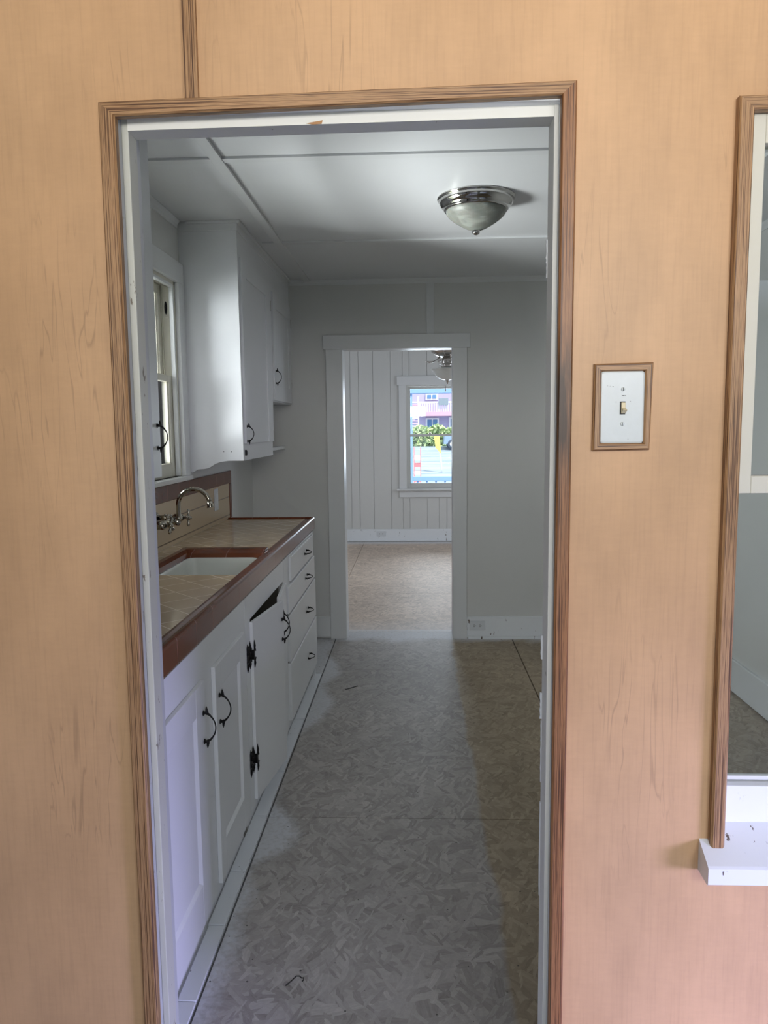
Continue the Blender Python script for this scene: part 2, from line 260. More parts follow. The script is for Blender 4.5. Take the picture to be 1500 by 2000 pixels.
# ---------------------------------------------------------------- mesh helpers
class MB:
    def __init__(s): s.bm = bmesh.new(); s.mi = 0
    def _tag(s, faces):
        for f in faces: f.material_index = s.mi
    def box(s, x0, x1, y0, y1, z0, z1, bevel=0.0, seg=2):
        t = bmesh.new(); bmesh.ops.create_cube(t, size=1)
        for v in t.verts: v.co = Vector(((x0 + x1) / 2 + v.co.x * (x1 - x0), (y0 + y1) / 2 + v.co.y * (y1 - y0), (z0 + z1) / 2 + v.co.z * (z1 - z0)))
        if bevel: bmesh.ops.bevel(t, geom=list(t.edges), offset=bevel, segments=seg, affect='EDGES', profile=0.5)
        s.add(t); return s
    def add(s, t, mat=None):
        if mat is not None: t.transform(mat)
        vm = {v: s.bm.verts.new(v.co) for v in t.verts}
        for f in t.faces:
            try: nf = s.bm.faces.new([vm[v] for v in f.verts]); nf.material_index = s.mi; nf.smooth = f.smooth
            except ValueError: pass
        t.free(); return s
    def prism(s, pts, axis, a, b, smooth=False):
        "pts: 2-D outline in the two other axes (in xyz order), extruded along axis from a to b"
        def co(p, w): return {'x': (w, p[0], p[1]), 'y': (p[0], w, p[1]), 'z': (p[0], p[1], w)}[axis]
        A = [s.bm.verts.new(co(p, a)) for p in pts]; B = [s.bm.verts.new(co(p, b)) for p in pts]; n = len(pts); fs = []
        for i in range(n): f = s.bm.faces.new((A[i], A[(i + 1) % n], B[(i + 1) % n], B[i])); f.smooth = smooth; fs.append(f)
        fs.append(s.bm.faces.new(A[::-1])); fs.append(s.bm.faces.new(B)); s._tag(fs); return s
    def hexa(s, c):
        "eight corners: bottom four then top four"
        v = [s.bm.verts.new(q) for q in c]
        for q in ((0, 3, 2, 1), (4, 5, 6, 7), (0, 1, 5, 4), (1, 2, 6, 5), (2, 3, 7, 6), (3, 0, 4, 7)):
            f = s.bm.faces.new([v[i] for i in q]); f.material_index = s.mi
        return s
    def lathe(s, prof, c=(0, 0, 0), seg=40, axis='z', smooth=True):
        rings = []
        for r, h in prof:
            ring = []
            for i in range(seg):
                a = 2 * math.pi * i / seg; x, y = r * math.cos(a), r * math.sin(a)
                q = {'z': (x, y, h), 'x': (h, x, y), 'y': (x, h, y)}[axis]
                ring.append(s.bm.verts.new((c[0] + q[0], c[1] + q[1], c[2] + q[2])))
            rings.append(ring)
        for a, b in zip(rings, rings[1:]):
            for i in range(seg):
                f = s.bm.faces.new((a[i], a[(i + 1) % seg], b[(i + 1) % seg], b[i])); f.smooth = smooth; f.material_index = s.mi
        for r in (rings[0], rings[-1]):
            f = s.bm.faces.new(r); f.material_index = s.mi
        return s
    def tube(s, pts, rad, seg=10, smooth=True):
        pts = [Vector(p) for p in pts]; n = len(pts); rad = rad if isinstance(rad, (list, tuple)) else [rad] * n
        up = Vector((0, 0, 1)); rings = []
        d0 = (pts[1] - pts[0]).normalized(); ref = up if abs(d0.dot(up)) < 0.9 else Vector((1, 0, 0))
        for i, p in enumerate(pts):
            d = (pts[min(i + 1, n - 1)] - pts[max(i - 1, 0)]).normalized()
            a = ref - d * ref.dot(d); a.normalize(); bb = d.cross(a); ref = a
            rings.append([s.bm.verts.new(p + (a * math.cos(2 * math.pi * k / seg) + bb * math.sin(2 * math.pi * k / seg)) * rad[i]) for k in range(seg)])
        for a, b in zip(rings, rings[1:]):
            for i in range(seg):
                f = s.bm.faces.new((a[i], a[(i + 1) % seg], b[(i + 1) % seg], b[i])); f.smooth = smooth; f.material_index = s.mi
        for r in (rings[0], rings[-1]):
            f = s.bm.faces.new(r); f.material_index = s.mi
        return s
    def ball(s, c, r, sc=(1, 1, 1), sub=2):
        t = bmesh.new(); bmesh.ops.create_icosphere(t, subdivisions=sub, radius=1)
        for f in t.faces: f.smooth = True
        t.transform(Matrix.Translation(c) @ Matrix.Diagonal((r * sc[0], r * sc[1], r * sc[2], 1))); return s.add(t)
LOC = {}
def wloc(o): return LOC.get(o.name, Vector((0, 0, 0)))
def obj(name, mb, mats, parent=None, label=None, kind=None, origin=None, cat=None, group=None, auto=True):
    me = bpy.data.meshes.new(name); bmesh.ops.recalc_face_normals(mb.bm, faces=mb.bm.faces); mb.bm.to_mesh(me); mb.bm.free()
    for m in ([mats] if isinstance(mats, str) else mats): me.materials.append(MATS[m])
    o = bpy.data.objects.new(name, me); COL.objects.link(o)
    pl = wloc(parent) if parent else Vector((0, 0, 0))
    org = Vector(origin) if origin is not None else (pl if parent else None)
    if org is None:
        if kind == 'structure': org = Vector((0, 0, 0))
        else:
            vs = [v.co for v in me.vertices]; org = Vector(((min(v.x for v in vs) + max(v.x for v in vs)) / 2, (min(v.y for v in vs) + max(v.y for v in vs)) / 2, min(v.z for v in vs)))
    me.transform(Matrix.Translation(-org)); o.location = org - pl
    if parent: o.parent = parent
    LOC[o.name] = org
    if label: o['label'] = label
    if kind: o['kind'] = kind
    if cat: o['category'] = cat
    if group: o['group'] = group
    return o
def thing(name, label, cat, loc, group=None, kind=None):
    group = group or {'upper_cabinet': 'white upper cabinets on the window wall', 'base_cabinet': 'white cabinets under the tiled counter', 'sink_cabinet': 'white cabinets under the tiled counter', 'drawer_cabinet': 'white cabinets under the tiled counter', 'wall_outlet': 'outlets in the baseboards'}.get(name)
    o = bpy.data.objects.new(name, None); COL.objects.link(o); o.location = loc; o.empty_display_size = 0.05
    if label: o['label'] = label
    if cat: o['category'] = cat
    if group: o['group'] = group
    if kind: o['kind'] = kind
    LOC[o.name] = Vector(loc); return o
def struct(name, mb, mats, parent=None): return obj(name, mb, mats, parent, kind=None if parent else 'structure')

def wall(mb, axis, a0, a1, h0, h1, d0, d1, holes):
    "wall slab spanning a0..a1 along x or y, with rectangular holes (a,b,z0,z1)"
    xs = sorted({a0, a1, *[h[0] for h in holes], *[h[1] for h in holes]}); zs = sorted({h0, h1, *[h[2] for h in holes], *[h[3] for h in holes]})
    cols = []
    for x0, x1 in zip(xs, xs[1:]):
        start = None
        for z0, z1 in zip(zs, zs[1:]):
            solid = not any(h[0] <= (x0 + x1) / 2 <= h[1] and h[2] <= (z0 + z1) / 2 <= h[3] for h in holes)
            if solid and start is None: start = z0
            if (not solid) and start is not None: cols.append((x0, x1, start, z0)); start = None
        if start is not None: cols.append((x0, x1, start, h1))
    for x0, x1, z0, z1 in cols:
        if axis == 'x': mb.box(x0, x1, d0, d1, z0, z1)
        else: mb.box(d0, d1, x0, x1, z0, z1)

CZ = 2.43
# ================================================================= SETTING
# near wall (porch side maple panelling, kitchen side white)
DH = (-0.512, 0.254, -0.02, 1.985)               # doorway hole
WH = (0.545, 1.35, 0.63, 1.955)                  # pass window hole
b = MB(); wall(b, 'x', -2.4, 2.6, -0.02, 2.7, 1.306, 1.411, [DH, WH]); struct('wall_near', b, 'white_wall')
b = MB(); wall(b, 'x', -2.4, 2.6, -0.02, 2.7, 1.30, 1.306, [DH, WH]); struct('wall_front', b, 'maple_panel')
# kitchen
KL, KR, KF = -1.12, 1.72, 5.08
b = MB(); wall(b, 'y', 1.411, 5.22, -0.05, 2.6, -1.26, KL, [(2.53, 3.545, 1.235, 2.137)]); struct('wall_left', b, 'white_wall')
b = MB(); b.box(KR, KR + 0.12, 1.411, 5.22, -0.05, 2.6); struct('wall_right', b, 'white_wall')
b = MB(); wall(b, 'x', -1.12, KR, -0.02, 2.43, KF, 5.20, [(-0.499, 0.258, -0.02, 1.985)]); struct('wall_far', b, 'white_wall')
b = MB(); b.box(-1.26, KR + 0.12, 1.411, 5.20, CZ, CZ + 0.08); struct('ceiling', b, 'white_ceiling')
# far room
b = MB(); wall(b, 'x', -2.7, 2.7, -0.05, 2.6, 9.545, 9.68, [(-0.122, 0.78, 0.684, 1.983)]); struct('wall_back', b, 'white_wall')
gx = [-2.7, -2.45, -2.2, -1.98, -1.72, -1.5, -1.28, -1.06, -0.824, -0.719, -0.537, -0.315, -0.165, -0.08, 0.142, 0.293, 0.390, 0.56, 0.70, 0.9, 1.1, 1.3, 1.52, 1.75, 2.0, 2.2, 2.45, 2.7]
b = MB()
for x0, x1 in zip(gx, gx[1:]): wall(b, 'x', x0 + 0.0017, x1 - 0.0017, 0, CZ, 9.53, 9.545, [h for h in [(max(-0.122, x0 + 0.0017), min(0.78, x1 - 0.0017), 0.684, 1.983)] if h[0] < h[1]])
struct('wall_boards', b, 'white_wall')
b = MB(); wall(b, 'y', 5.20, 9.68, -0.05, 2.6, 2.6, 2.72, [(6.7, 8.5, 0.8, 2.2)]); struct('wall_east', b, 'white_wall')
b = MB(); b.box(-2.72, -2.6, 5.20, 9.68, -0.05, 2.6); struct('wall_west', b, 'white_wall')
b = MB(); b.box(-2.72, -1.12, 5.08, 5.20, -0.05, 2.6); b.box(KR, 2.72, 5.08, 5.20, -0.05, 2.6); struct('wall_middle', b, 'white_wall')
b = MB(); b.box(-2.72, 2.72, 5.20, 9.68, CZ, CZ + 0.08); struct('ceiling_far', b, 'white_ceiling')
# floor sheets with open seams over a dark base
b = MB(); g3 = 0.0018
ys = [1.40, 2.66, 5.245, 6.50, 9.545]
for y0, y1 in zip(ys, ys[1:]):
    if y0 < 5.2:
        top = y1
        xr0, xr1 = (0.6525 if y0 > 2 else 0.645), (0.655 if y0 > 2 else 0.652)
        b.box(-1.13, -0.566 - g3, y0 + g3, y1 - g3, -0.018, 0); 
        b.box(-0.563 + g3, 0.6485, y0 + g3, y1 - g3, -0.018, 0); b.box(0.6545, 1.73, y0 + g3, y1 - g3, -0.018, 0)
    else:
        b.box(-2.6, -0.668 - g3, y0 + g3, y1 - g3, -0.018, 0); b.box(-0.668 + g3, 0.56, y0 + g3, y1 - g3, -0.018, 0); b.box(0.563, 2.6, y0 + g3, y1 - g3, -0.018, 0)
b.mi = 1; b.box(-1.26, 1.84, 1.40, 5.24, -0.06, -0.02); b.box(-2.7, 2.7, 5.24, 9.6, -0.06, -0.02)
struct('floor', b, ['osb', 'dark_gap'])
# porch (the room the photograph is taken from)
b = MB(); b.box(-2.4, 2.6, -2.0, 1.306, -0.06, -0.02); struct('floor_porch', b, 'porch_floor_paint')
b = MB(); b.box(-2.4, 2.6, -2.0, 1.306, 2.62, 2.7); struct('ceiling_porch', b, 'porch_white')
b = MB(); wall(b, 'x', -2.4, 2.6, -0.02, 2.62, -2.0, -1.9, [(-1.7, 1.9, 0.9, 2.3)]); struct('wall_porch', b, 'porch_white')
b = MB(); b.box(-2.52, -2.4, -2.6, 1.306, -0.05, 2.7); struct('wall_porch_left', b, 'porch_white')
b = MB(); b.box(2.6, 2.72, -2.0, 1.306, -0.05, 2.7); struct('wall_porch_right', b, 'porch_white')

# trims ------------------------------------------------------------
b = MB(); b.box(-0.735, -0.693, 1.42, 5.08, CZ - 0.012, CZ, 0.001); struct('trim_1', b, 'white_trim')
b = MB(); b.box(1.28, 1.322, 1.42, 5.08, CZ - 0.012, CZ, 0.001); struct('trim_2', b, 'white_trim')
b = MB()
for y in (2.80, 4.035):
    for x0, x1 in ((-1.12, -0.735), (-0.693, 1.28), (1.322, KR)):
        if y > 4 and x0 < -1: x0 = -0.80
        b.box(x0, x1, y, y + 0.042, CZ - 0.009, CZ, 0.001)
struct('trim_3', b, 'white_trim')
def crown(mb, axis, a, b_, wallpos, sgn):
    pr = [(0, CZ), (0, CZ - 0.034), (0.007, CZ - 0.034), (0.010, CZ - 0.020), (0.018, CZ - 0.010), (0.022, CZ - 0.004), (0.022, CZ)]
    pts = [(wallpos + sgn * p[0], p[1]) for p in pr]
    mb.prism(pts, axis, a, b_)
b = MB(); crown(b, 'x', -0.83, KR, KF, -1); crown(b, 'y', 1.42, KF, KR, -1); crown(b, 'y', 2.45, 3.60, KL, 1); struct('trim_4', b, 'white_trim')
b = MB(); b.box(0.075, 0.125, KF - 0.005, KF, 2.07, 2.396, 0.0008); struct('trim_5', b, 'white_trim')
b = MB(); b.box(0.342, KR, KF - 0.016, KF, 0.012, 0.157, 0.003); struct('baseboard_right', b, 'chipped_white')
b = MB(); b.box(-0.70, -0.598, KF - 0.016, KF, 0.012, 0.157, 0.003); b.box(-1.12, -0.70, KF - 0.016, KF, 0.012, 0.157, 0.003); struct('baseboard_left', b, 'white_trim')
b = MB(); b.box(-2.6, 2.6, 9.514, 9.53, 0.010, 0.165, 0.003); struct('baseboard_far', b, 'chipped_white')
b = MB(); b.box(KR - 0.016, KR, 1.42, 5.06, 0.010, 0.185, 0.004); struct('baseboard_side', b, 'white_trim')
# small shoe strip below the far baseboard
b = MB(); b.box(0.35, 1.2, KF - 0.028, KF - 0.016, 0.0, 0.022, 0.003); struct('trim_6', b, 'chipped_white')
# painted floor strip pieces at the foot of the cabinets
b = MB(); ysp = [1.50, 1.66, 1.735, 2.03, 2.30, 2.66, 3.02, 3.42, 3.60, 3.98, 4.30]
for i, (y0, y1) in enumerate(zip(ysp, ysp[1:])):
    dx = random.uniform(-0.003, 0.003); b.box(-0.617 + dx, -0.5685 + dx / 2, y0 + 0.002, y1 - 0.002, 0.0, 0.007 + random.uniform(-0.001, 0.001), 0.0015)
struct('trim_7', b, 'floor_strip_paint')

# near doorway : oak trim, jambs, stops ------------------------------
def mitre(mb, o0, o1, i1, i0, y0, y1):
    "a mitred flat length: outer edge o0-o1, inner edge i1-i0 (x,z pairs), with eased front edges"
    O0, O1, I1, I0 = [Vector(q) for q in (o0, o1, i1, i0)]
    c = (O0 + O1 + I0 + I1) / 4; k = 0.0035
    def ins(p, q): return p + (q - p).normalized() * k
    F = [ins(O0, I0), ins(O1, I1), ins(I1, O1), ins(I0, O0)]; B = [O0, O1, I1, I0]; ym = y0 + k
    vb = [mb.bm.verts.new((p.x, y1, p.y)) for p in B]; vm = [mb.bm.verts.new((p.x, ym, p.y)) for p in B]; vf = [mb.bm.verts.new((p.x, y0, p.y)) for p in F]
    for A, Bq in ((vb, vm), (vm, vf)):
        for i in range(4): mb.bm.faces.new((A[i], A[(i + 1) % 4], Bq[(i + 1) % 4], Bq[i]))
    mb.bm.faces.new(vf); mb.bm.faces.new(vb[::-1])
D1 = thing('door_1', None, None, (-0.13, 1.35, 0), kind='structure')
TY = 1.284
b = MB(); mitre(b, (-0.522, -0.02), (-0.522, 1.992), (-0.495, 1.9685), (-0.495, -0.02), TY, 1.30); obj('oak_trim', b, 'oak_upright', D1)
b = MB(); mitre(b, (0.263, -0.02), (0.263, 2.003), (0.2385, 1.981), (0.2385, -0.02), TY, 1.30); obj('oak_trim', b, 'oak_upright_stained', D1, 'darker oak trim with a blackened worn patch')
b = MB(); mitre(b, (-0.522, 1.992), (0.263, 2.003), (0.2385, 1.981), (-0.495, 1.9685), TY, 1.30); obj('oak_trim', b, 'oak_level', D1)
b = MB(); b.box(-0.5115, -0.4990, 1.3005, 1.411, 0, 1.9845, 0.0012); obj('jamb', b, 'worn_shaded_jamb', D1)
b = MB(); b.box(0.2405, 0.2535, 1.3005, 1.411, 0, 1.9845, 0.0012); obj('jamb', b, 'old_jamb', D1)
b = MB(); b.box(-0.510, 0.2535, 1.3008, 1.411, 1.979, 1.9848, 0.0005); obj('head_jamb', b, 'old_jamb', D1)
b = MB(); b.box(-0.4990, -0.4867, 1.323, 1.362, 0, 1.984, 0.0016, 2); obj('stop', b, 'worn_shaded_stop', D1)
b = MB(); b.box(0.2325, 0.2405, 1.318, 1.371, 0, 1.984, 0.0016, 2); obj('stop', b, 'cream_stop', D1)
b = MB(); b.hexa([(-0.4867, 1.32, 1.958), (0.2325, 1.32, 1.9615), (0.2325, 1.362, 1.9615), (-0.4867, 1.362, 1.958), (-0.4867, 1.32, 1.984), (0.2325, 1.32, 1.984), (0.2325, 1.362, 1.984), (-0.4867, 1.362, 1.984)]); obj('head_stop', b, 'cream_stop', D1)
b = MB(); b.prism([(-0.181, 1.9615), (-0.153, 1.9655), (-0.155, 1.9600), (-0.170, 1.9592)], 'y', 1.3192, 1.3203); obj('chipped_spot', b, 'paint_chip_wood', D1, 'bare brown wood where the paint is chipped')
# ragged old paint on the edge of the right-hand stop
b = MB()
for z0, z1, w in ((1.735, 1.775, 0.0045), (1.71, 1.735, 0.003), (1.02, 1.065, 0.005), (0.905, 0.955, 0.006), (0.86, 0.90, 0.0022), (0.55, 0.74, 0.0025), (0.78, 0.86, 0.0022)):
    n = 9; pts = [(0.2327, z0)] + [(0.2325 - 0.7 * w * (0.55 + 0.45 * random.random()), z0 + (z1 - z0) * i / n) for i in range(n + 1)] + [(0.2327, z1)]
    b.prism(pts, 'y', 1.366, 1.3715)
obj('peeling_paint', b, 'chipped_white', D1)
# kitchen-side casing of the near doorway
b = MB(); b.box(-0.60, -0.512, 1.411, 1.428, 0, 2.07, 0.002); b.box(0.258, 0.345, 1.411, 1.428, 0, 2.07, 0.002); b.box(-0.61, 0.355, 1.411, 1.43, 2.0, 2.09, 0.002); obj('casing', b, 'white_trim', D1)
# oak batten over the doorway
b = MB(); b.hexa([(-0.3795, 1.292, 1.9945), (-0.3555, 1.292, 1.9945), (-0.3555, 1.30, 1.9945), (-0.3795, 1.30, 1.9945), (-0.3795, 1.292, 2.62), (-0.3555, 1.292, 2.62), (-0.3555, 1.30, 2.62), (-0.3795, 1.30, 2.62)]); struct('trim_8', b, 'oak_upright')

# far doorway casing --------------------------------------------------
D2 = thing('door_2', None, None, (-0.12, 5.08, 0), kind='structure')
b = MB(); b.box(-0.598, -0.487, 5.060, 5.08, 0.0, 1.976, 0.002); obj('casing', b, 'white_trim', D2)
b = MB(); b.box(0.246, 0.342, 5.060, 5.08, 0.0, 1.976, 0.002); obj('casing', b, 'white_trim', D2)
b = MB(); b.box(-0.614, 0.362, 5.055, 5.08, 1.976, 2.068, 0.002); obj('head_casing', b, 'white_trim', D2)
b = MB(); b.box(-0.499, -0.487, 5.081, 5.20, 0, 1.985, 0.001); b.box(0.246, 0.258, 5.081, 5.20, 0, 1.985, 0.001); b.box(-0.487, 0.246, 5.081, 5.20, 1.975, 1.985, 0.001); obj('jamb', b, 'white_trim', D2)
b = MB(); b.box(-0.59, -0.487, 5.20, 5.22, 0, 2.06, 0.002); b.box(0.246, 0.34, 5.20, 5.22, 0, 2.06, 0.002); obj('rear_casing', b, 'white_trim', D2)

b = MB()
for q in ((-0.6005, -0.598, 0.16, 1.976), (0.342, 0.3442, 0.16, 1.976), (-0.6165, 0.3642, 2.068, 2.0702), (-0.6165, -0.614, 1.976, 2.068), (0.362, 0.3642, 1.976, 2.068)): b.box(q[0], q[1], 5.0775, 5.0802, q[2], q[3])
obj('gap_shadow_strip', b, 'gap_shadow', D2, 'thin dark strip painted as the shadow gap around the casing')  # thin dark boxes stand in for the shadow line round the casing
# windows --------------------------------------------------------------
# window_1 : pass window on the right of the porch wall
W1 = thing('window_1', None, None, (0.95, 1.33, 0.65), kind='structure')
b = MB(); mitre(b, (0.5205, 0.687), (0.5205, 1.972), (0.545, 1.950), (0.545, 0.687), TY, 1.30); obj('oak_trim', b, 'oak_upright', W1)
b = MB(); mitre(b, (0.5205, 1.972), (1.38, 1.978), (1.355, 1.955), (0.545, 1.950), TY, 1.30); obj('oak_trim', b, 'oak_level', W1)
b = MB(); mitre(b, (1.38, 1.978), (1.38, 0.687), (1.355, 0.687), (1.355, 1.955), TY, 1.30); obj('oak_trim', b, 'oak_upright', W1)
b = MB(); b.box(0.547, 0.5725, 1.306, 1.336, 1.332, 1.955, 0.0015); b.box(1.325, 1.35, 1.306, 1.336, 1.332, 1.955, 0.0015)
b.box(0.5725, 1.325, 1.306, 1.336, 1.905, 1.955, 0.0015); b.box(0.5725, 1.325, 1.306, 1.336, 1.332, 1.362, 0.0015); obj('upper_sash', b, 'cream_sash', W1)
b = MB(); b.box(0.572, 1.326, 1.322, 1.325, 1.361, 1.906); obj('pane', b, 'window_glass', W1)
b = MB(); b.box(0.569, 0.576, 1.3195, 1.3215, 1.362, 1.368); b.box(0.5725, 1.32, 1.318, 1.3215, 1.360, 1.3635); b.box(0.5725, 1.32, 1.318, 1.3215, 1.9035, 1.907); obj('glazing_line', b, 'nickel', W1)
b = MB(); b.box(0.540, 0.5525, 1.345, 1.352, 0.79, 1.345, 0.001); b.box(0.5525, 1.35, 1.343, 1.354, 0.800, 0.8075, 0.001); b.box(0.545, 1.35, 1.34, 1.36, 1.335, 1.36, 0.001); obj('lower_channel', b, 'white_trim', W1)
b = MB(); b.box(0.550, 1.345, 1.347, 1.350, 0.806, 1.337); obj('pane', b, 'window_glass', W1)
b = MB(); b.box(0.545, 1.35, 1.325, 1.36, 0.727, 0.797, 0.002); obj('bottom_rail', b, 'chipped_white', W1)
b = MB(); b.prism([(1.252, 0.680), (1.256, 0.6835), (1.33, 0.727), (1.41, 0.727), (1.41, 0.66), (1.30, 0.65), (1.256, 0.648), (1.252, 0.651)], 'x', 0.505, 1.40)
obj('sill', b, 'chipped_white', W1)
b = MB(); b.box(0.533, 0.547, 1.306, 1.411, 0.72, 1.96); b.box(1.35, 1.362, 1.306, 1.411, 0.72, 1.96); b.box(0.533, 1.36, 1.306, 1.411, 1.955, 1.97); obj('jamb', b, 'porch_white', W1)
# window_2 : over the sink
W2 = thing('window_2', None, None, (-1.12, 3.0, 1.235), kind='structure')
b = MB(); b.box(-1.12, -1.10, 3.545, 3.628, 1.235, 2.137, 0.002); obj('casing', b, 'white_trim', W2)
b = MB(); b.box(-1.12, -1.10, 2.47, 2.53, 1.235, 2.137, 0.002); obj('casing', b, 'white_trim', W2)
b = MB(); b.box(-1.12, -1.10, 2.455, 3.628, 2.137, 2.232, 0.002); obj('head_casing', b, 'white_trim', W2)
b = MB(); b.box(-1.15, -1.082, 2.455, 3.60, 1.214, 1.235, 0.003); obj('stool', b, 'white_trim', W2)
b = MB(); b.box(-1.26, -1.12, 3.531, 3.545, 1.235, 2.137); b.box(-1.26, -1.12, 2.53, 2.544, 1.235, 2.137); b.box(-1.26, -1.12, 2.53, 3.545, 2.123, 2.137); b.box(-1.27, -1.145, 2.53, 3.545, 1.225, 1.238); obj('jamb', b, 'cream_sash', W2)
b = MB(); b.box(-1.141, -1.121, 3.518, 3.532, 1.236, 2.124, 0.002); b.box(-1.141, -1.121, 2.543, 2.556, 1.236, 2.124, 0.002); b.box(-1.141, -1.121, 2.556, 3.518, 2.110, 2.124, 0.002); obj('stop', b, 'white_trim', W2)
def sash(x0, x1, z0, z1, y0=2.546, y1=3.528, w=0.045, parent=W2, bot=0.06, top=0.03):
    b = MB(); b.box(x0, x1, y0, y0 + w, z0, z1, 0.002); b.box(x0, x1, y1 - w, y1, z0, z1, 0.002); b.box(x0, x1, y0 + w, y1 - w, z0, z0 + bot, 0.002); b.box(x0, x1, y0 + w, y1 - w, z1 - top, z1, 0.002)
    b.box(x0 + 0.008, x1 - 0.008, y1 - w - 0.008, y1 - w, z0 + bot, z1 - top, 0.001); b.box(x0 + 0.008, x1 - 0.008, y0 + w, y0 + w + 0.008, z0 + bot, z1 - top, 0.001)
    s = obj('sash', b, 'cream_sash', parent)
    b = MB(); b.box((x0 + x1) / 2 - 0.002, (x0 + x1) / 2 + 0.002, y0 + w - 0.004, y1 - w + 0.004, z0 + bot - 0.004, z1 - top + 0.004); obj('pane', b, 'window_glass', s)
sash(-1.174, -1.144, 1.238, 1.706); sash(-1.212, -1.182, 1.672, 2.122, bot=0.03, top=0.045)
b = MB(); b.box(-1.180, -1.176, 3.522, 3.532, 1.70, 2.122); b.box(-1.222, -1.214, 3.522, 3.532, 1.25, 2.122); obj('parting_bead', b, 'cream_sash', W2)
b = MB(); b.box(-1.170, -1.148, 3.5285, 3.5315, 1.975, 2.07, 0.0014, 3); obj('pulley_plate', b, 'cream_sash', W2)
b = MB(); t = []
for i in range(20):
    a = 2 * math.pi * i / 20; t.append((-1.159 + 0.0065 * math.cos(a), 2.018 + (0.030 if math.sin(a) > 0 else 0.030) * math.sin(a)))
b.prism(t, 'y', 3.526, 3.5295); b.lathe([(0.004, -0.002), (0.009, -0.002), (0.009, 0.002), (0.004, 0.002)], (-1.157, 3.5265, 2.018), 16, 'x'); obj('sash_pulley', b, 'black_iron', W2)
# window_3 : far room
W3 = thing('window_3', None, None, (0.33, 9.53, 0.684), kind='structure')
b = MB(); b.box(-0.211, -0.122, 9.51, 9.53, 0.684, 1.985, 0.002); obj('casing', b, 'white_trim', W3)
b = MB(); b.box(0.78, 0.87, 9.51, 9.53, 0.684, 1.985, 0.002); obj('casing', b, 'white_trim', W3)
b = MB(); b.box(-0.234, 0.893, 9.505, 9.53, 1.985, 2.095, 0.002); obj('head_casing', b, 'white_trim', W3)
b = MB(); b.box(-0.245, 0.905, 9.475, 9.56, 0.660, 0.684, 0.003); obj('stool', b, 'white_trim', W3)
b = MB(); b.box(-0.211, 0.87, 9.512, 9.53, 0.572, 0.660, 0.002); obj('apron', b, 'white_trim', W3)
b = MB(); b.box(-0.122, -0.107, 9.53, 9.68, 0.684, 1.983); b.box(0.765, 0.78, 9.53, 9.68, 0.684, 1.983); b.box(-0.107, 0.765, 9.53, 9.68, 1.970, 1.983); b.box(-0.107, 0.765, 9.55, 9.68, 0.676, 0.700); obj('jamb', b, 'far_sash', W3)
def sash3(y0, y1, z0, z1, bot, top):
    b = MB(); b.box(-0.107, -0.068, y0, y1, z0, z1, 0.002); b.box(0.726, 0.765, y0, y1, z0, z1, 0.002); b.box(-0.068, 0.726, y0, y1, z0, z0 + bot, 0.002); b.box(-0.068, 0.726, y0, y1, z1 - top, z1, 0.002)
    s = obj('sash', b, 'far_sash', W3)
    b = MB(); b.box(-0.070, 0.728, (y0 + y1) / 2 - 0.002, (y0 + y1) / 2 + 0.002, z0 + bot - 0.003, z1 - top + 0.003); obj('pane', b, 'window_glass', s)
sash3(9.575, 9.605, 0.700, 1.372, 0.050, 0.030); sash3(9.612, 9.640, 1.345, 1.972, 0.028, 0.030)
b = MB(); b.box(0.16, 0.20, 9.565, 9.59, 1.372, 1.380, 0.002); b.ball((0.18, 9.575, 1.386), 0.010, (1.4, 1, 0.8)); obj('sash_lock', b, 'nickel', W3)
# window_4 : side window of the far room, out of the picture, where its daylight comes in
b = MB(); b.box(2.58, 2.60, 6.62, 6.70, 0.72, 2.28); b.box(2.58, 2.60, 8.50, 8.58, 0.72, 2.28); b.box(2.58, 2.60, 6.70, 8.50, 2.20, 2.28); b.box(2.58, 2.60, 6.70, 8.50, 0.72, 0.80); struct('window_4', b, 'white_trim')

# ================================================================= THINGS
# ---- cabinet hardware
def pull(name, parent, c, along, out, L=0.088, label=None, org=None):
    "arched bronze pull with leaf-shaped ends"
    c = Vector(c); A = Vector(along); O = Vector(out); T = A.cross(O); b = MB()
    n = 14; pts = []; rad = []
    for i in range(n + 1):
        s = -1 + 2 * i / n; pts.append(c + A * (s * L / 2 * 0.92) + O * (0.010 + 0.024 * (1 - s * s) ** 0.8)); rad.append(0.0019 + 0.0022 * abs(s) ** 4)
    b.tube(pts, rad, 8)
    for s in (-1, 1):
        b.tube([c + A * (s * L / 2 * 0.92), c + A * (s * L / 2 * 0.92) + O * 0.011], 0.0042, 10)
        b.tube([c + A * (s * L / 2 * 0.92) + O * 0.001, c + A * (s * L / 2 * 0.92) + O * 0.003], 0.0075, 12)
        b.tube([c + A * (s * L / 2 * 0.80) + O * 0.012, c + A * (s * L / 2 * 0.98) + O * 0.011, c + A * (s * L / 2 * 1.22) + O * 0.010, c + A * (s * L / 2 * 1.36) + O * 0.010], [0.0026, 0.0046, 0.0028, 0.0005], 8)
    return obj(name, b, 'black_iron', parent, label)
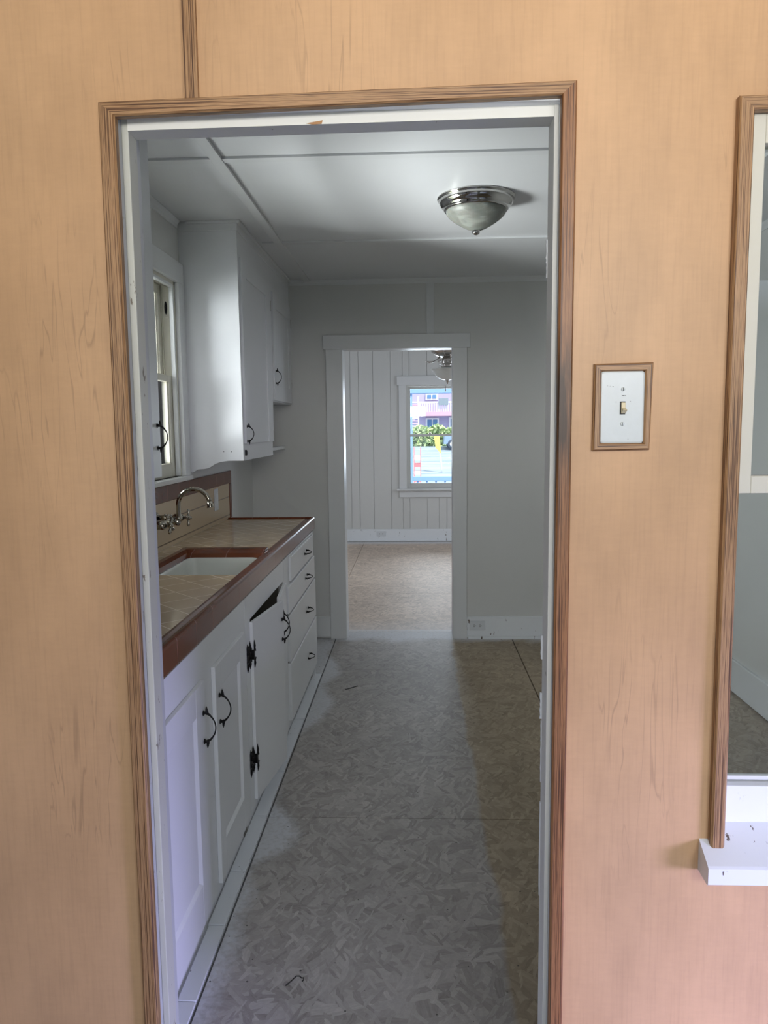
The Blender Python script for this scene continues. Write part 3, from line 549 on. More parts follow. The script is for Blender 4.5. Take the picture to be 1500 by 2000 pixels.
def fhinge(parent, y, z, x):
    "black ornamental H hinge: spiked leaf on the stile, plate over the door edge, spiked leaf on the door"
    b = MB(); b.box(x, x + 0.004, y - 0.052, y, z - 0.020, z + 0.020, 0.0012); b.box(x, x + 0.016, y - 0.004, y + 0.0005, z - 0.018, z + 0.018, 0.001)
    b.box(x + 0.0125, x + 0.0165, y - 0.002, y + 0.012, z - 0.018, z + 0.018, 0.001); b.tube([(x + 0.004, y - 0.004, z - 0.026), (x + 0.004, y - 0.004, z + 0.026)], 0.0045, 8)
    for yy, xx, h in ((y - 0.048, x + 0.003, 0.052), (y - 0.030, x + 0.003, 0.040), (y - 0.010, x + 0.003, 0.052), (y + 0.007, x + 0.0155, 0.052)):
        for q in (-1, 1): b.tube([(xx, yy, z + q * 0.012), (xx, yy, z + q * h * 0.45), (xx, yy, z + q * h * 0.62), (xx, yy, z + q * h)], [0.0062, 0.0040, 0.0052, 0.0005], 8)
    obj('hinge', b, 'black_iron', parent)
CAB = 'white_cabinet'
XF = -0.599
def slab_door(parent, name, y0, y1, z0, z1, x0=XF, th=0.013, panel=None, bev=0.002, origin=None, mats=CAB):
    b = MB(); x1 = x0 + th
    if panel:
        py0, py1, pz0, pz1 = panel
        b.box(x0, x1, y0, py0, z0, z1, bev); b.box(x0, x1, py1, y1, z0, z1, bev); b.box(x0, x1 - 0.0002, py0 - 0.001, py1 + 0.001, z0, pz0, bev); b.box(x0, x1 - 0.0002, py0 - 0.001, py1 + 0.001, pz1, z1, bev)
        b.box(x0, x1 - 0.008, py0 - 0.002, py1 + 0.002, pz0 - 0.002, pz1 + 0.002)
        for q in ((py0, py0 + 0.009), (py1 - 0.009, py1)):   # moulded inner edge
            b.prism([(x1 - 0.008, q[0] if q[0] == py0 else q[1]), (x1 - 0.001, q[0] if q[0] == py0 else q[1]), (x1 - 0.008, q[1] if q[0] == py0 else q[0])], 'z', pz0, pz1)
        b.prism([(x1 - 0.008, pz0), (x1 - 0.001, pz0), (x1 - 0.008, pz0 + 0.009)], 'y', py0, py1)
    else: b.box(x0, x1, y0, y1, z0, z1, bev)
    return obj(name, b, mats, parent, origin=origin)

# ---- base cabinets
C1 = thing('base_cabinet', 'white base cabinet nearest the doorway, two recessed-panel doors', 'cabinet', (-0.86, 1.97, 0))
def carcass(parent, y0, y1, opening, extra=None):
    b = MB(); X0, X1 = -1.115, XF
    b.box(X0, X1 - 0.02, y0, y0 + 0.015, 0.0, 0.86); b.box(X0, X1 - 0.02, y1 - 0.015, y1, 0.0, 0.86); b.box(X0, X0 + 0.012, y0, y1, 0.0, 0.60); b.box(X0, X1 - 0.02, y0, y1, 0.07, 0.085)
    obj('carcass', b, 'cabinet_inside', parent)
    b = MB(); oy0, oy1, oz0, oz1 = opening
    b.box(X1 - 0.040, X1 - 0.026, y0, y1, 0.0, 0.09); wall(b, 'y', y0, y1, 0.082, 0.866, X1 - 0.02, X1, extra or [(oy0, oy1, oz0, oz1)]); return obj('face_frame', b, CAB, parent)
carcass(C1, 1.44, 2.528, (1.58, 2.45, 0.12, 0.755), [(1.58, 1.95, 0.12, 0.755), (2.11, 2.45, 0.12, 0.755)])
dA = slab_door(C1, 'door', 1.555, 1.976, 0.10, 0.767, panel=(1.63, 1.893, 0.22, 0.690))
pull('handle', dA, (XF + 0.013, 1.952, 0.642), (0, 0, 1), (1, 0, 0))
dB = slab_door(C1, 'door', 2.086, 2.468, 0.10, 0.767, panel=(2.145, 2.385, 0.215, 0.690))
pull('handle', dB, (XF + 0.013, 2.118, 0.632), (0, 0, 1), (1, 0, 0))
C2 = thing('sink_cabinet', 'white sink cabinet under the basin, both plain doors hanging ajar', 'cabinet', (-0.86, 2.9, 0))
carcass(C2, 2.532, 3.298, (2.605, 3.275, 0.11, 0.775))
dC = slab_door(C2, 'door', 2.592, 2.945, 0.105, 0.768, origin=(XF, 2.592, 0.105))
pull('handle', dC, (XF + 0.013, 2.918, 0.655), (0, 0, 1), (1, 0, 0))
dC.rotation_euler = (0, 0, -math.radians(8.0))
dD = slab_door(C2, 'door', 2.985, 3.285, 0.105, 0.768, origin=(XF, 3.285, 0.105))
pull('handle', dD, (XF + 0.013, 3.010, 0.655), (0, 0, 1), (1, 0, 0))
dD.rotation_euler = (0, 0, math.radians(5.0))
fhinge(C2, 2.5915, 0.650, XF); fhinge(C2, 2.5915, 0.262, XF)
C3 = thing('drawer_cabinet', 'white cabinet of four stacked drawers at the far end of the counter', 'cabinet', (-0.86, 3.78, 0))
carcass(C3, 3.302, 4.262, (3.36, 4.19, 0.11, 0.855), [(3.445, 4.17, 0.75, 0.85), (3.338, 4.20, 0.11, 0.725)])
for i, (y0, y1, z0, z1, tilt) in enumerate(((3.43, 4.185, 0.742, 0.858, 0), (3.345, 4.215, 0.607, 0.732, 0), (3.345, 4.225, 0.382, 0.598, 0), (3.340, 4.225, 0.100, 0.374, 0.6))):
    d = slab_door(C3, 'drawer', y0, y1, z0, z1, x0=XF, th=0.012 + 0.002 * i, bev=0.003)
    pull('handle', d, (XF + 0.012 + 0.002 * i, 3.885, (z0 + z1) / 2 + 0.006), (0, 0.985, 0.17), (1, 0, 0), 0.062)
b = MB(); b.box(-1.10, XF - 0.002, 4.262, 4.28, 0, 0.866, 0.001); obj('end_panel', b, CAB, C3)

# ---- countertop
T = thing('countertop', 'beige diagonal tiled countertop with a brown tile edge', 'countertop', (-0.86, 2.9, 0.866))
b = MB(); SY0, SY1, SX0, SX1 = 2.64, 3.095, -0.965, -0.655
b.box(-1.109, -0.648, 1.43, SY0, 0.868, 0.930); b.box(-1.109, -0.648, 3.222, 4.336, 0.868, 0.930); b.box(-1.109, -1.022, SY0, 3.222, 0.868, 0.930)
obj('tile_surface', b, 'counter_tile', T)
b = MB()
prof = [(-0.648, 0.868), (-0.648, 0.930), (-0.640, 0.9305), (-0.628, 0.9285), (-0.618, 0.932), (-0.611, 0.9385), (-0.606, 0.9395), (-0.601, 0.9365), (-0.5985, 0.930), (-0.5985, 0.872), (-0.6005, 0.868)]
b.prism(prof, 'y', 1.43, 4.352, False); obj('edge_tile', b, 'brown_tile', T)
b = MB(); b.prism([(4.330, 0.930), (4.333, 0.936), (4.340, 0.939), (4.352, 0.936), (4.352, 0.870), (4.336, 0.870)], 'x', -1.106, -0.606); obj('end_tile', b, 'brown_tile_cross', T)
b = MB()   # brown quarter-round liner around the sink: left and far side
b.prism([(-1.024, 0.925), (-1.024, 0.935), (-1.018, 0.940), (-1.000, 0.938), (-0.982, 0.928), (-0.972, 0.912), (-0.969, 0.890), (-1.0, 0.88)], 'y', SY0, 3.224)
b.prism([(3.224, 0.925), (3.224, 0.935), (3.214, 0.940), (3.175, 0.938), (3.130, 0.928), (3.106, 0.912), (3.098, 0.890), (3.15, 0.88)], 'x', -1.024, -0.651)
obj('sink_liner', b, 'brown_tile_cross', T)
# ---- sink
b = MB(); w = 0.012
def basin(mb, x0, x1, y0, y1, z0, z1, r=0.05, w=0.015):
    def rr(x0, x1, y0, y1, r, z, n=6):
        out = []
        for cx, cy, a0 in ((x1 - r, y1 - r, 0), (x0 + r, y1 - r, 90), (x0 + r, y0 + r, 180), (x1 - r, y0 + r, 270)):
            for k in range(n + 1): a = math.radians(a0 + 90 * k / n); out.append(mb.bm.verts.new((cx + r * math.cos(a), cy + r * math.sin(a), z)))
        return out
    L = [rr(x0 - w, x1 + w, y0 - w, y1 + w, r + w, z0 - w), rr(x0 - w, x1 + w, y0 - w, y1 + w, r + w, z1), rr(x0 - w / 2, x1 + w / 2, y0 - w / 2, y1 + w / 2, r + w / 2, z1 + 0.004), rr(x0, x1, y0, y1, r, z1), rr(x0 + 0.006, x1 - 0.006, y0 + 0.008, y1 - 0.008, r, z1 - 0.02), rr(x0 + 0.018, x1 - 0.018, y0 + 0.022, y1 - 0.022, r, z0 + 0.03), rr(x0 + 0.04, x1 - 0.04, y0 + 0.045, y1 - 0.045, r * 0.8, z0)]
    for A, B in zip(L, L[1:]):
        for i in range(len(A)): f = mb.bm.faces.new((A[i], A[(i + 1) % len(A)], B[(i + 1) % len(A)], B[i])); f.smooth = True
    mb.bm.faces.new(L[-1]); mb.bm.faces.new(L[0][::-1])
basin(b, -0.962, -0.664, 2.658, 3.088, 0.74, 0.912, 0.035, 0.006)
sk = obj('kitchen_sink', b, 'porcelain', label='white porcelain sink basin set into the tiled counter', cat='sink', origin=(-0.81, 2.87, 0.72))
b = MB(); b.lathe([(0.0, 0.0), (0.030, 0.0), (0.036, 0.003), (0.030, 0.005), (0.0, 0.004)][1:], (-0.81, 2.87, 0.740), 24); obj('drain', b, 'chrome', sk)

# ---- backsplash
BS = thing('backsplash', 'beige tile backsplash with brown border tiles behind the sink', 'backsplash', (-1.112, 3.0, 0.93))
b = MB(); b.box(-1.1195, -1.110, 1.43, 4.395, 0.930, 1.136, 0.0); obj('field_tile', b, 'splash_tile', BS)
b = MB(); b.box(-1.1195, -1.107, 1.43, 4.447, 1.136, 1.210, 0.003); obj('border_tile', b, 'brown_tile', BS)
b = MB(); b.box(-1.1195, -1.107, 4.395, 4.447, 0.930, 1.136, 0.003); obj('side_tile', b, 'brown_tile', BS)
# ---- outlets and switch
def outlet(name, label, cx, cz, yf, w=0.106, h=0.068):
    t = thing(name, label, 'outlet', (cx, yf, cz - h / 2))
    b = MB(); b.box(cx - w / 2, cx + w / 2, yf - 0.005, yf, cz - h / 2, cz + h / 2, 0.002); obj('cover_plate', b, 'outlet_white', t)
    for s in (-1, 1):
        x = cx + s * 0.020; b = MB(); b.box(x - 0.013, x + 0.013, yf - 0.007, yf - 0.004, cz - 0.013, cz + 0.013, 0.001); rc = obj('receptacle', b, 'outlet_white', t)
        for q in ((x - 0.007, x + 0.001, cz + 0.004, cz + 0.0068), (x - 0.007, x + 0.001, cz - 0.0068, cz - 0.004), (x + 0.006, x + 0.010, cz - 0.002, cz + 0.002)):
            b = MB(); b.box(q[0], q[1], yf - 0.0078, yf - 0.0068, q[2], q[3]); obj('socket_slot', b, 'outlet_slot', rc)
outlet('wall_outlet', 'white outlet lying sideways in the baseboard right of the far doorway', 0.415, 0.094, KF - 0.016)
outlet('wall_outlet', 'small outlet in the far room baseboard seen through the far doorway', -0.450, 0.108, 9.514, 0.118, 0.068)
t = thing('counter_outlet', 'narrow white outlet plate on the beige backsplash right of the faucet', 'outlet', (-1.109, 4.09, 1.01))
b = MB(); b.box(-1.110, -1.104, 4.055, 4.128, 1.008, 1.128, 0.0025); obj('cover_plate', b, 'outlet_white', t)
b = MB(); b.box(-1.105, -1.1025, 4.078, 4.105, 1.032, 1.104, 0.001); obj('receptacle', b, 'outlet_white', t)
SW = thing('light_switch', 'white toggle light switch in an oak frame on the maple wall', 'light switch', (0.349, 1.30, 1.41))
x0, x1, z0, z1 = 0.3005, 0.3975, 1.4080, 1.5535; fw = 0.0125; fy = 1.290
for a, lab in (((x0, z0), 0), ((x0, z1), 1), ((x1, z1), 2), ((x1, z0), 3)): pass
P = [(x0 - 0.001, z0), (x0, z1), (x1 + 0.001, z1 + 0.0015), (x1 - 0.002, z0 + 0.001)]; Q = [(x0 + fw, z0 + fw), (x0 + fw, z1 - fw), (x1 - fw, z1 - fw), (x1 - fw, z0 + fw)]
for i in range(4):
    b = MB(); j = (i + 1) % 4; mitre(b, P[i], P[j], Q[j], Q[i], fy, 1.30); obj('frame_piece', b, 'oak_upright' if i % 2 == 0 else 'oak_level', SW, 'oak strip of the frame')
def rrect(x0, x1, z0, z1, r, n=6):
    return [(cx + r * math.cos(math.radians(a0 + 90 * k / n)), cz + r * math.sin(math.radians(a0 + 90 * k / n))) for cx, cz, a0 in ((x1 - r, z1 - r, 0), (x0 + r, z1 - r, 90), (x0 + r, z0 + r, 180), (x1 - r, z0 + r, 270)) for k in range(n + 1)]
b = MB(); rings = []
for ins, yy in ((0, 1.2998), (0, 1.2960), (0.0008, 1.2945), (0.0022, 1.2937), (0.0040, 1.2935)):
    rings.append([b.bm.verts.new((p[0], yy, p[1])) for p in rrect(0.3118 + ins, 0.3858 - ins, 1.4195 + ins, 1.5420 - ins, 0.0068 - ins * 0.6)])
for A_, B_ in zip(rings, rings[1:]):
    for i in range(len(A_)): f = b.bm.faces.new((A_[i], A_[(i + 1) % len(A_)], B_[(i + 1) % len(A_)], B_[i])); f.smooth = True
b.bm.faces.new(rings[-1]); b.bm.faces.new(rings[0][::-1]); obj('switch_plate', b, 'plate_white', SW)
b = MB(); b.box(0.3445, 0.3535, 1.2928, 1.2936, 1.4690, 1.4905); obj('toggle_slot', b, 'outlet_slot', SW)
b = MB(); b.box(0.3462, 0.3530, 1.2895, 1.2930, 1.4705, 1.4890, 0.001); b.hexa([(0.3468, 1.2885, 1.4715), (0.3535, 1.2885, 1.4715), (0.3525, 1.2925, 1.4725), (0.3472, 1.2925, 1.4725), (0.3468, 1.2805, 1.4760), (0.3535, 1.2805, 1.4760), (0.3525, 1.2925, 1.4815), (0.3472, 1.2925, 1.4815)]); obj('toggle', b, 'ivory_plastic', SW)
for z in (1.5110, 1.4530):
    b = MB(); b.lathe([(0.0034, 1.2935), (0.0034, 1.2925), (0.0024, 1.2918), (0.0006, 1.2916)], (0.349, 0, z), 16, 'y'); sc = obj('screw', b, 'plate_white', SW)
    b = MB(); b.box(0.3486, 0.3494, 1.2912, 1.2918, z - 0.0028, z + 0.0028); obj('slot', b, 'outlet_slot', sc)
b = MB()   # tiny maker's letters above the toggle
for i, (xx, ww) in enumerate(((0.3475, 0.0012), (0.3492, 0.0012), (0.3509, 0.0010), (0.3530, 0.0012))): b.box(xx, xx + ww, 1.2930, 1.2936, 1.5000, 1.5009)
obj('plate_marking', b, 'outlet_slot', SW)
for xx, zz, r in ((0.3225, 1.5165, 0.0007), (0.3270, 1.5162, 0.0006), (0.3315, 1.5152, 0.0010), (0.3372, 1.4895, 0.0008), (0.3610, 1.4905, 0.0008), (0.3585, 1.4270, 0.0008), (0.3740, 1.4520, 0.0006)): b = MB(); b.box(xx, xx + 2 * r, 1.2931, 1.2936, zz, zz + r); obj('scuff', b, 'scuff_grey', SW, 'small grey scuff')

# ---- faucet
FA = thing('kitchen_faucet', 'chrome wall-mounted faucet with an arched spout and cross handles', 'faucet', (-1.11, 3.01, 1.06))
b = MB(); bx = -1.010
b.tube([(bx, 2.895, 1.078), (bx, 3.125, 1.082)], 0.0125, 16)
for y, z in ((2.895, 1.078), (3.125, 1.082)):
    b.tube([(-1.1095, y, z), (-1.104, y, z), (-1.098, y, z)], [0.026, 0.025, 0.016], 20); b.tube([(-1.10, y, z), (bx - 0.012, y, z)], 0.011, 14)
    for k in range(5): x = -1.070 + k * 0.0125; b.tube([(x, y, z), (x + 0.006, y, z)], 0.0165 - 0.0008 * k, 16)
    b.tube([(bx - 0.018, y, z), (bx + 0.010, y, z), (bx + 0.022, y, z)], [0.017, 0.017, 0.011], 16)
obj('valve_body', b, 'aged_chrome', FA)
for y, z, rot in ((2.895, 1.078, 35), (3.125, 1.082, 8)):
    b = MB(); hx = bx + 0.042
    b.tube([(bx + 0.018, y, z), (hx + 0.004, y, z)], 0.0068, 12); b.ball((hx, y, z), 0.0125, (0.8, 1, 1))
    for k in range(4):
        a = math.radians(rot + 90 * k); d = Vector((0, math.sin(a), math.cos(a))); c = Vector((hx, y, z))
        b.tube([c, c + d * 0.016, c + d * 0.028, c + d * 0.036], [0.0045, 0.0045, 0.0078, 0.0040], 10)
    obj('cross_handle', b, 'aged_chrome', FA)
b = MB(); pts = []; rads = []
sx, rr_ = -0.972, 0.0655; zc = 1.148
b.tube([(bx + 0.004, 3.010, 1.080), (sx, 3.010, 1.080), (sx + 0.004, 3.01, 1.080)], [0.014, 0.017, 0.012], 16)
pts += [(sx, 3.01, 1.080), (sx, 3.01, 1.105), (sx, 3.01, 1.13)]
for i in range(0, 19): a = math.radians(180 - i * 9.3); pts.append((sx + rr_ + rr_ * math.cos(a), 3.01, zc + rr_ * math.sin(a)))
b.tube(pts, 0.0092, 16)
ex = pts[-1]; b.tube([ex, (ex[0] + 0.002, 3.01, ex[2] - 0.012), (ex[0] + 0.003, 3.01, ex[2] - 0.022), (ex[0] + 0.0035, 3.01, ex[2] - 0.025)], [0.0105, 0.0120, 0.0145, 0.0145], 18)
b.tube([(sx, 3.01, 1.088), (sx, 3.01, 1.100)], [0.0145, 0.0125], 16)
obj('spout', b, 'aged_chrome', FA)

# ---- upper cabinets
XU = -0.840
def upper_doors(parent, spec):
    for (y0, y1, z0, z1, panel, hy, hz) in spec:
        d = slab_door(parent, 'door', y0, y1, z0, z1, x0=XU, th=0.010 if True else 0.018, panel=None, bev=0.0015) if panel is None else None
        if panel is not None:
            b = MB(); x0, x1 = XU, XU + 0.011; py0, py1, pz0, pz1 = panel
            b.box(x0, x1, y0, py0, z0, z1, 0.0015); b.box(x0, x1, py1, y1, z0, z1, 0.0015); b.box(x0, x1 - 0.0002, py0 - 0.001, py1 + 0.001, z0, pz0, 0.0015); b.box(x0, x1 - 0.0002, py0 - 0.001, py1 + 0.001, pz1, z1, 0.0015)
            b.box(x0, x1 - 0.007, py0 - 0.002, py1 + 0.002, pz0 - 0.002, pz1 + 0.002); d = obj('door', b, CAB, parent)
        pull('handle', d, (XU + 0.011, hy, hz), (0, 0, 1), (1, 0, 0), 0.078)
U1 = thing('upper_cabinet', 'tall white upper cabinet with a scalloped brightly lit side beside the window', 'cabinet', (-0.98, 4.0, 1.25))
b = MB()
sc = [(-1.12, 1.256), (-1.108, 1.247), (-1.092, 1.246), (-1.080, 1.253), (-1.068, 1.261), (-1.035, 1.2615), (-1.018, 1.265), (-1.000, 1.274), (-0.982, 1.286), (-0.955, 1.2955), (-0.915, 1.3005), (XU, 1.301)]
b.prism(sc + [(XU, 2.385), (-1.12, 2.385)], 'y', 3.630, 3.648); obj('side_panel', b, CAB, U1)
b = MB(); b.box(-1.12, XU - 0.018, 4.37, 4.388, 1.301, 2.385); b.box(-1.12, XU - 0.018, 3.648, 4.37, 1.372, 1.386); b.box(-1.12, XU - 0.018, 3.648, 4.37, 1.86, 1.875); obj('carcass', b, 'cabinet_inside', U1)
b = MB(); wall(b, 'y', 3.648, 4.39, 1.301, 2.385, XU - 0.018, XU, [(3.72, 4.33, 1.40, 2.25)]); obj('face_frame', b, CAB, U1)
upper_doors(U1, [(3.660, 4.375, 1.383, 2.272, (3.762, 4.245, 1.388, 2.192), 3.675, 1.431)])
for z in (2.155, 1.418): b = MB(); b.box(XU + 0.010, XU + 0.014, 4.366, 4.372, z - 0.028, z + 0.028, 0.001); obj('hinge', b, 'worn_edge', U1)
b = MB(); b.box(-0.9385, -0.9345, 3.6285, 3.6305, 1.344, 1.348, 0.0005); obj('screw_hole', b, 'dark_gap', U1)
b = MB(); b.box(-0.8995, -0.8955, 3.6285, 3.6305, 1.343, 1.347, 0.0005); obj('screw_hole', b, 'dark_gap', U1)
b = MB(); b.prism([(3.664, 1.352), (3.664, 1.324), (3.692, 1.337)], 'x', XU, XU + 0.010); obj('catch', b, 'black_iron', U1)
U2 = thing('upper_cabinet', 'short white upper cabinet in the far corner above the open shelf', 'cabinet', (-0.98, 4.74, 1.615))
b = MB(); b.box(-1.12, XU - 0.018, 5.055, 5.079, 1.615, 2.385); b.box(-1.12, XU - 0.018, 4.392, 5.055, 1.615, 1.632); obj('carcass', b, CAB, U2)
b = MB(); wall(b, 'y', 4.392, 5.079, 1.615, 2.385, XU - 0.018, XU, [(4.48, 5.02, 1.66, 2.22)]); obj('face_frame', b, CAB, U2)
upper_doors(U2, [(4.455, 5.055, 1.622, 2.252, (4.545, 4.975, 1.715, 2.165), 4.487, 1.760)])
for z in (2.145, 1.752): b = MB(); b.box(XU + 0.010, XU + 0.014, 5.052, 5.058, z - 0.028, z + 0.028, 0.001); obj('hinge', b, 'worn_edge', U2)
U3 = thing('upper_cabinet', 'near upper cabinet left of the window, only its door edge and bronze handle showing', 'cabinet', (-0.98, 1.93, 1.30))
b = MB(); sc3 = [(x, z) for x, z in sc]; b.prism(sc3 + [(XU, 2.385), (-1.12, 2.385)], 'y', 2.425, 2.443); obj('side_panel', b, CAB, U3)
b = MB(); b.box(-1.12, XU - 0.018, 1.45, 1.468, 1.301, 2.385); b.box(-1.12, XU - 0.018, 1.468, 2.425, 1.372, 1.386); obj('carcass', b, 'cabinet_inside', U3)
b = MB(); wall(b, 'y', 1.45, 2.425, 1.301, 2.385, XU - 0.018, XU, [(1.52, 2.36, 1.40, 2.25)]); obj('face_frame', b, CAB, U3)
upper_doors(U3, [(1.90, 2.415, 1.30, 2.272, (1.98, 2.33, 1.42, 2.19), 2.385, 1.431)])
b = MB(); b.box(-1.12, XU + 0.004, 3.626, 5.078, 2.385, CZ, 0.002); b.box(-1.08, XU + 0.020, 3.612, 5.078, CZ - 0.012, CZ, 0.003); b.box(-1.12, XU + 0.004, 1.43, 2.445, 2.385, CZ, 0.002); struct('trim_9', b, 'white_trim')
b = MB(); b.box(-1.12, -0.862, 4.392, 4.93, 1.322, 1.343, 0.003)
obj('wall_shelf', b, 'white_trim', label='small open white shelf below the short corner cabinet', cat='shelf')

# ---- kitchen ceiling light
KLt = thing('ceiling_light', 'chrome and alabaster glass dome light on the kitchen ceiling', 'ceiling light', (0.265, 3.36, 2.28))
c = (0.265, 3.36, 0)
b = MB(); b.lathe([(0.165, CZ), (0.168, CZ - 0.003), (0.166, CZ - 0.008), (0.158, CZ - 0.011), (0.160, CZ - 0.014), (0.157, CZ - 0.026), (0.148, CZ - 0.038), (0.137, CZ - 0.046), (0.139, CZ - 0.050), (0.134, CZ - 0.056), (0.120, CZ - 0.056), (0.10, CZ - 0.02)], c, 64); obj('rim', b, 'chrome', KLt)
b = MB(); b.lathe([(0.126, CZ - 0.050), (0.1285, CZ - 0.057), (0.127, CZ - 0.066), (0.119, CZ - 0.077), (0.104, CZ - 0.090), (0.086, CZ - 0.103), (0.065, CZ - 0.116), (0.042, CZ - 0.128), (0.022, CZ - 0.136), (0.010, CZ - 0.138)], c, 64); obj('glass_shade', b, 'alabaster_glass', KLt)
b = MB(); b.lathe([(0.014, CZ - 0.133), (0.018, CZ - 0.137), (0.015, CZ - 0.140), (0.017, CZ - 0.144), (0.014, CZ - 0.151), (0.006, CZ - 0.156), (0.001, CZ - 0.157)], c, 20); obj('finial', b, 'chrome', KLt)
# ---- ceiling fan of the far room (blades are off, brackets remain)
FN = thing('ceiling_fan', 'ceiling fan without blades hanging in the far room behind the doorway head', 'ceiling fan', (0.306, 7.3, 1.86))
c = (0.306, 7.3, 0)
b = MB(); b.lathe([(0.085, CZ), (0.09, 2.36), (0.11, 2.30), (0.125, 2.24), (0.150, 2.205), (0.158, 2.185), (0.152, 2.165), (0.120, 2.142), (0.090, 2.128), (0.06, 2.120)], c, 48); obj('motor_housing', b, 'nickel', FN)
b = MB(); b.lathe([(0.045, 2.122), (0.052, 2.100), (0.055, 2.075), (0.050, 2.050), (0.035, 2.040), (0.060, 2.034), (0.060, 2.026), (0.02, 2.02)], c, 32); obj('switch_housing', b, 'nickel', FN)
b = MB(); b.lathe([(0.158, 2.014), (0.162, 2.010), (0.150, 1.998), (0.128, 1.980), (0.115, 1.955), (0.095, 1.930), (0.065, 1.913), (0.03, 1.905), (0.012, 1.904)], c, 48); obj('glass_bowl', b, 'bowl_glass', FN)
b = MB(); b.lathe([(0.020, 1.907), (0.024, 1.900), (0.012, 1.890), (0.008, 1.875), (0.003, 1.862)], c, 16); obj('finial', b, 'nickel', FN)
b = MB(); b.tube([(0.287, 7.25, 1.96), (0.286, 7.25, 1.80)], 0.0018, 6); b.tube([(0.286, 7.25, 1.815), (0.286, 7.25, 1.805), (0.286, 7.25, 1.792)], [0.002, 0.006, 0.004], 8); obj('pull_chain', b, 'nickel', FN)
for k in range(5):
    a = math.radians(176 + 72 * k); d = Vector((math.cos(a), math.sin(a), 0)); o = Vector((0.306, 7.3, 0)); n = d.cross(Vector((0, 0, 1)))
    b = MB(); b.tube([o + d * 0.07 + Vector((0, 0, 2.125)), o + d * 0.10 + Vector((0, 0, 2.098)), o + d * 0.13 + Vector((0, 0, 2.082)), o + d * 0.17 + Vector((0, 0, 2.078)), o + d * 0.21 + Vector((0, 0, 2.084))], [0.008, 0.007, 0.006, 0.007, 0.005], 8)
    for s in (-1, 1): b.tube([o + d * 0.12 + Vector((0, 0, 2.083)), o + d * 0.15 + n * s * 0.022 + Vector((0, 0, 2.070)), o + d * 0.19 + n * s * 0.026 + Vector((0, 0, 2.070))], [0.006, 0.006, 0.004], 8)
    obj('blade_bracket', b, 'nickel', FN)
# ---- debris on the kitchen floor
b = MB(); b.tube([(-0.350, 1.800, 0.003), (-0.338, 1.812, 0.006), (-0.326, 1.826, 0.010), (-0.318, 1.829, 0.008), (-0.311, 1.826, 0.005), (-0.307, 1.829, 0.004), (-0.306, 1.821, 0.003), (-0.309, 1.817, 0.003)], 0.0016, 6)
obj('bent_wire', b, 'wire_black', label='short bent black wire lying on the floor near the doorway', cat='wire')
b = MB(); b.hexa([(-0.405, 4.045, 0), (-0.340, 4.105, 0), (-0.336, 4.10, 0), (-0.401, 4.04, 0), (-0.405, 4.045, 0.003), (-0.340, 4.105, 0.003), (-0.336, 4.10, 0.003), (-0.401, 4.04, 0.003)])
obj('wood_splinter', b, 'wire_black', label='thin dark wood splinter on the middle of the kitchen floor', cat='splinter')

# ================================================================= OUTSIDE
def gz(y): return -0.30 + (y - 12) * 0.055
b = MB(); b.hexa([(-30, 9.7, -0.8), (30, 9.7, -0.8), (30, 60, 0.8), (-30, 60, 0.8), (-30, 9.7, gz(9.7)), (30, 9.7, gz(9.7)), (30, 60, gz(60)), (-30, 60, gz(60))]); struct('ground_street', b, 'pavement')
b = MB(); b.box(-12, -1.3, -12, 9.6, -0.5, -0.3); b.box(-12, 12, -14, -2.7, -0.5, -0.3); struct('ground_yard', b, 'side_yard')
PR = thing('porch_frame', 'blue porch post, beam and railing just outside the far window', 'porch', (0.5, 11.3, gz(11.3)))
b = MB(); b.box(-0.16, -0.05, 11.25, 11.35, gz(11.3), 2.0, 0.005); obj('post', b, 'blue_paint', PR)
b = MB(); b.box(-3, 4, 11.22, 11.38, 1.957, 2.16, 0.005); obj('beam', b, 'blue_paint', PR)
b = MB(); b.box(-0.05, 3, 11.27, 11.33, 0.655, 0.722, 0.004); obj('rail', b, 'blue_paint', PR)
for k in range(14):
    b = MB(); x = 0.012 + 0.137 * k; b.box(x, x + 0.026, 11.285, 11.315, gz(11.3) + 0.05, 0.657, 0.003); obj('baluster', b, 'blue_paint', PR)
BD = thing('apartment_building', 'two-storey mauve building with a railed balcony across the street', 'building', (5, 38, gz(38)))
b = MB(); b.box(-0.35, 12, 38, 46, gz(38), 6.0); obj('wall', b, 'facade', BD)
b = MB(); b.box(0.10, 12, 37.3, 38, 2.03, 2.235); obj('balcony_slab', b, 'facade_pink', BD)
b = MB(); b.box(0.10, 12, 37.32, 37.40, 2.66, 2.74); obj('railing', b, 'facade_white', BD)
for k in range(30):
    b = MB(); x = 0.20 + 0.115 * k; b.box(x, x + 0.045, 37.34, 37.38, 2.235, 2.66); obj('baluster', b, 'facade_white', BD)
for (xa, xb, za, zb) in ((0.50, 1.12, 2.885, 3.125), (0.50, 1.16, 1.30, 1.90), (1.66, 2.4, 1.0, 1.92)):
    b = MB(); b.box(xa, xb, 37.9, 38.02, za - 0.06, zb + 0.04, 0.01); w_ = obj('window', b, 'facade_white', BD)
    b = MB(); m_ = (xa + xb) / 2; b.box(xa + 0.08, m_ - 0.03, 37.86, 37.92, za + 0.02, zb - 0.04); b.box(m_ + 0.03, xb - 0.08, 37.86, 37.92, za + 0.02, zb - 0.04); obj('pane', b, 'facade_glass', w_)
b = MB(); b.box(1.13, 1.60, 37.20, 37.28, 2.55, 2.89, 0.01); o = obj('hanging_sign', b, 'sign_grey', label='grey board sign hung on the balcony rail of the mauve building', cat='sign')
ST = thing('outdoor_staircase', 'pink and white outdoor staircase at the left end of the mauve building', 'staircase', (-0.05, 36, gz(36)))
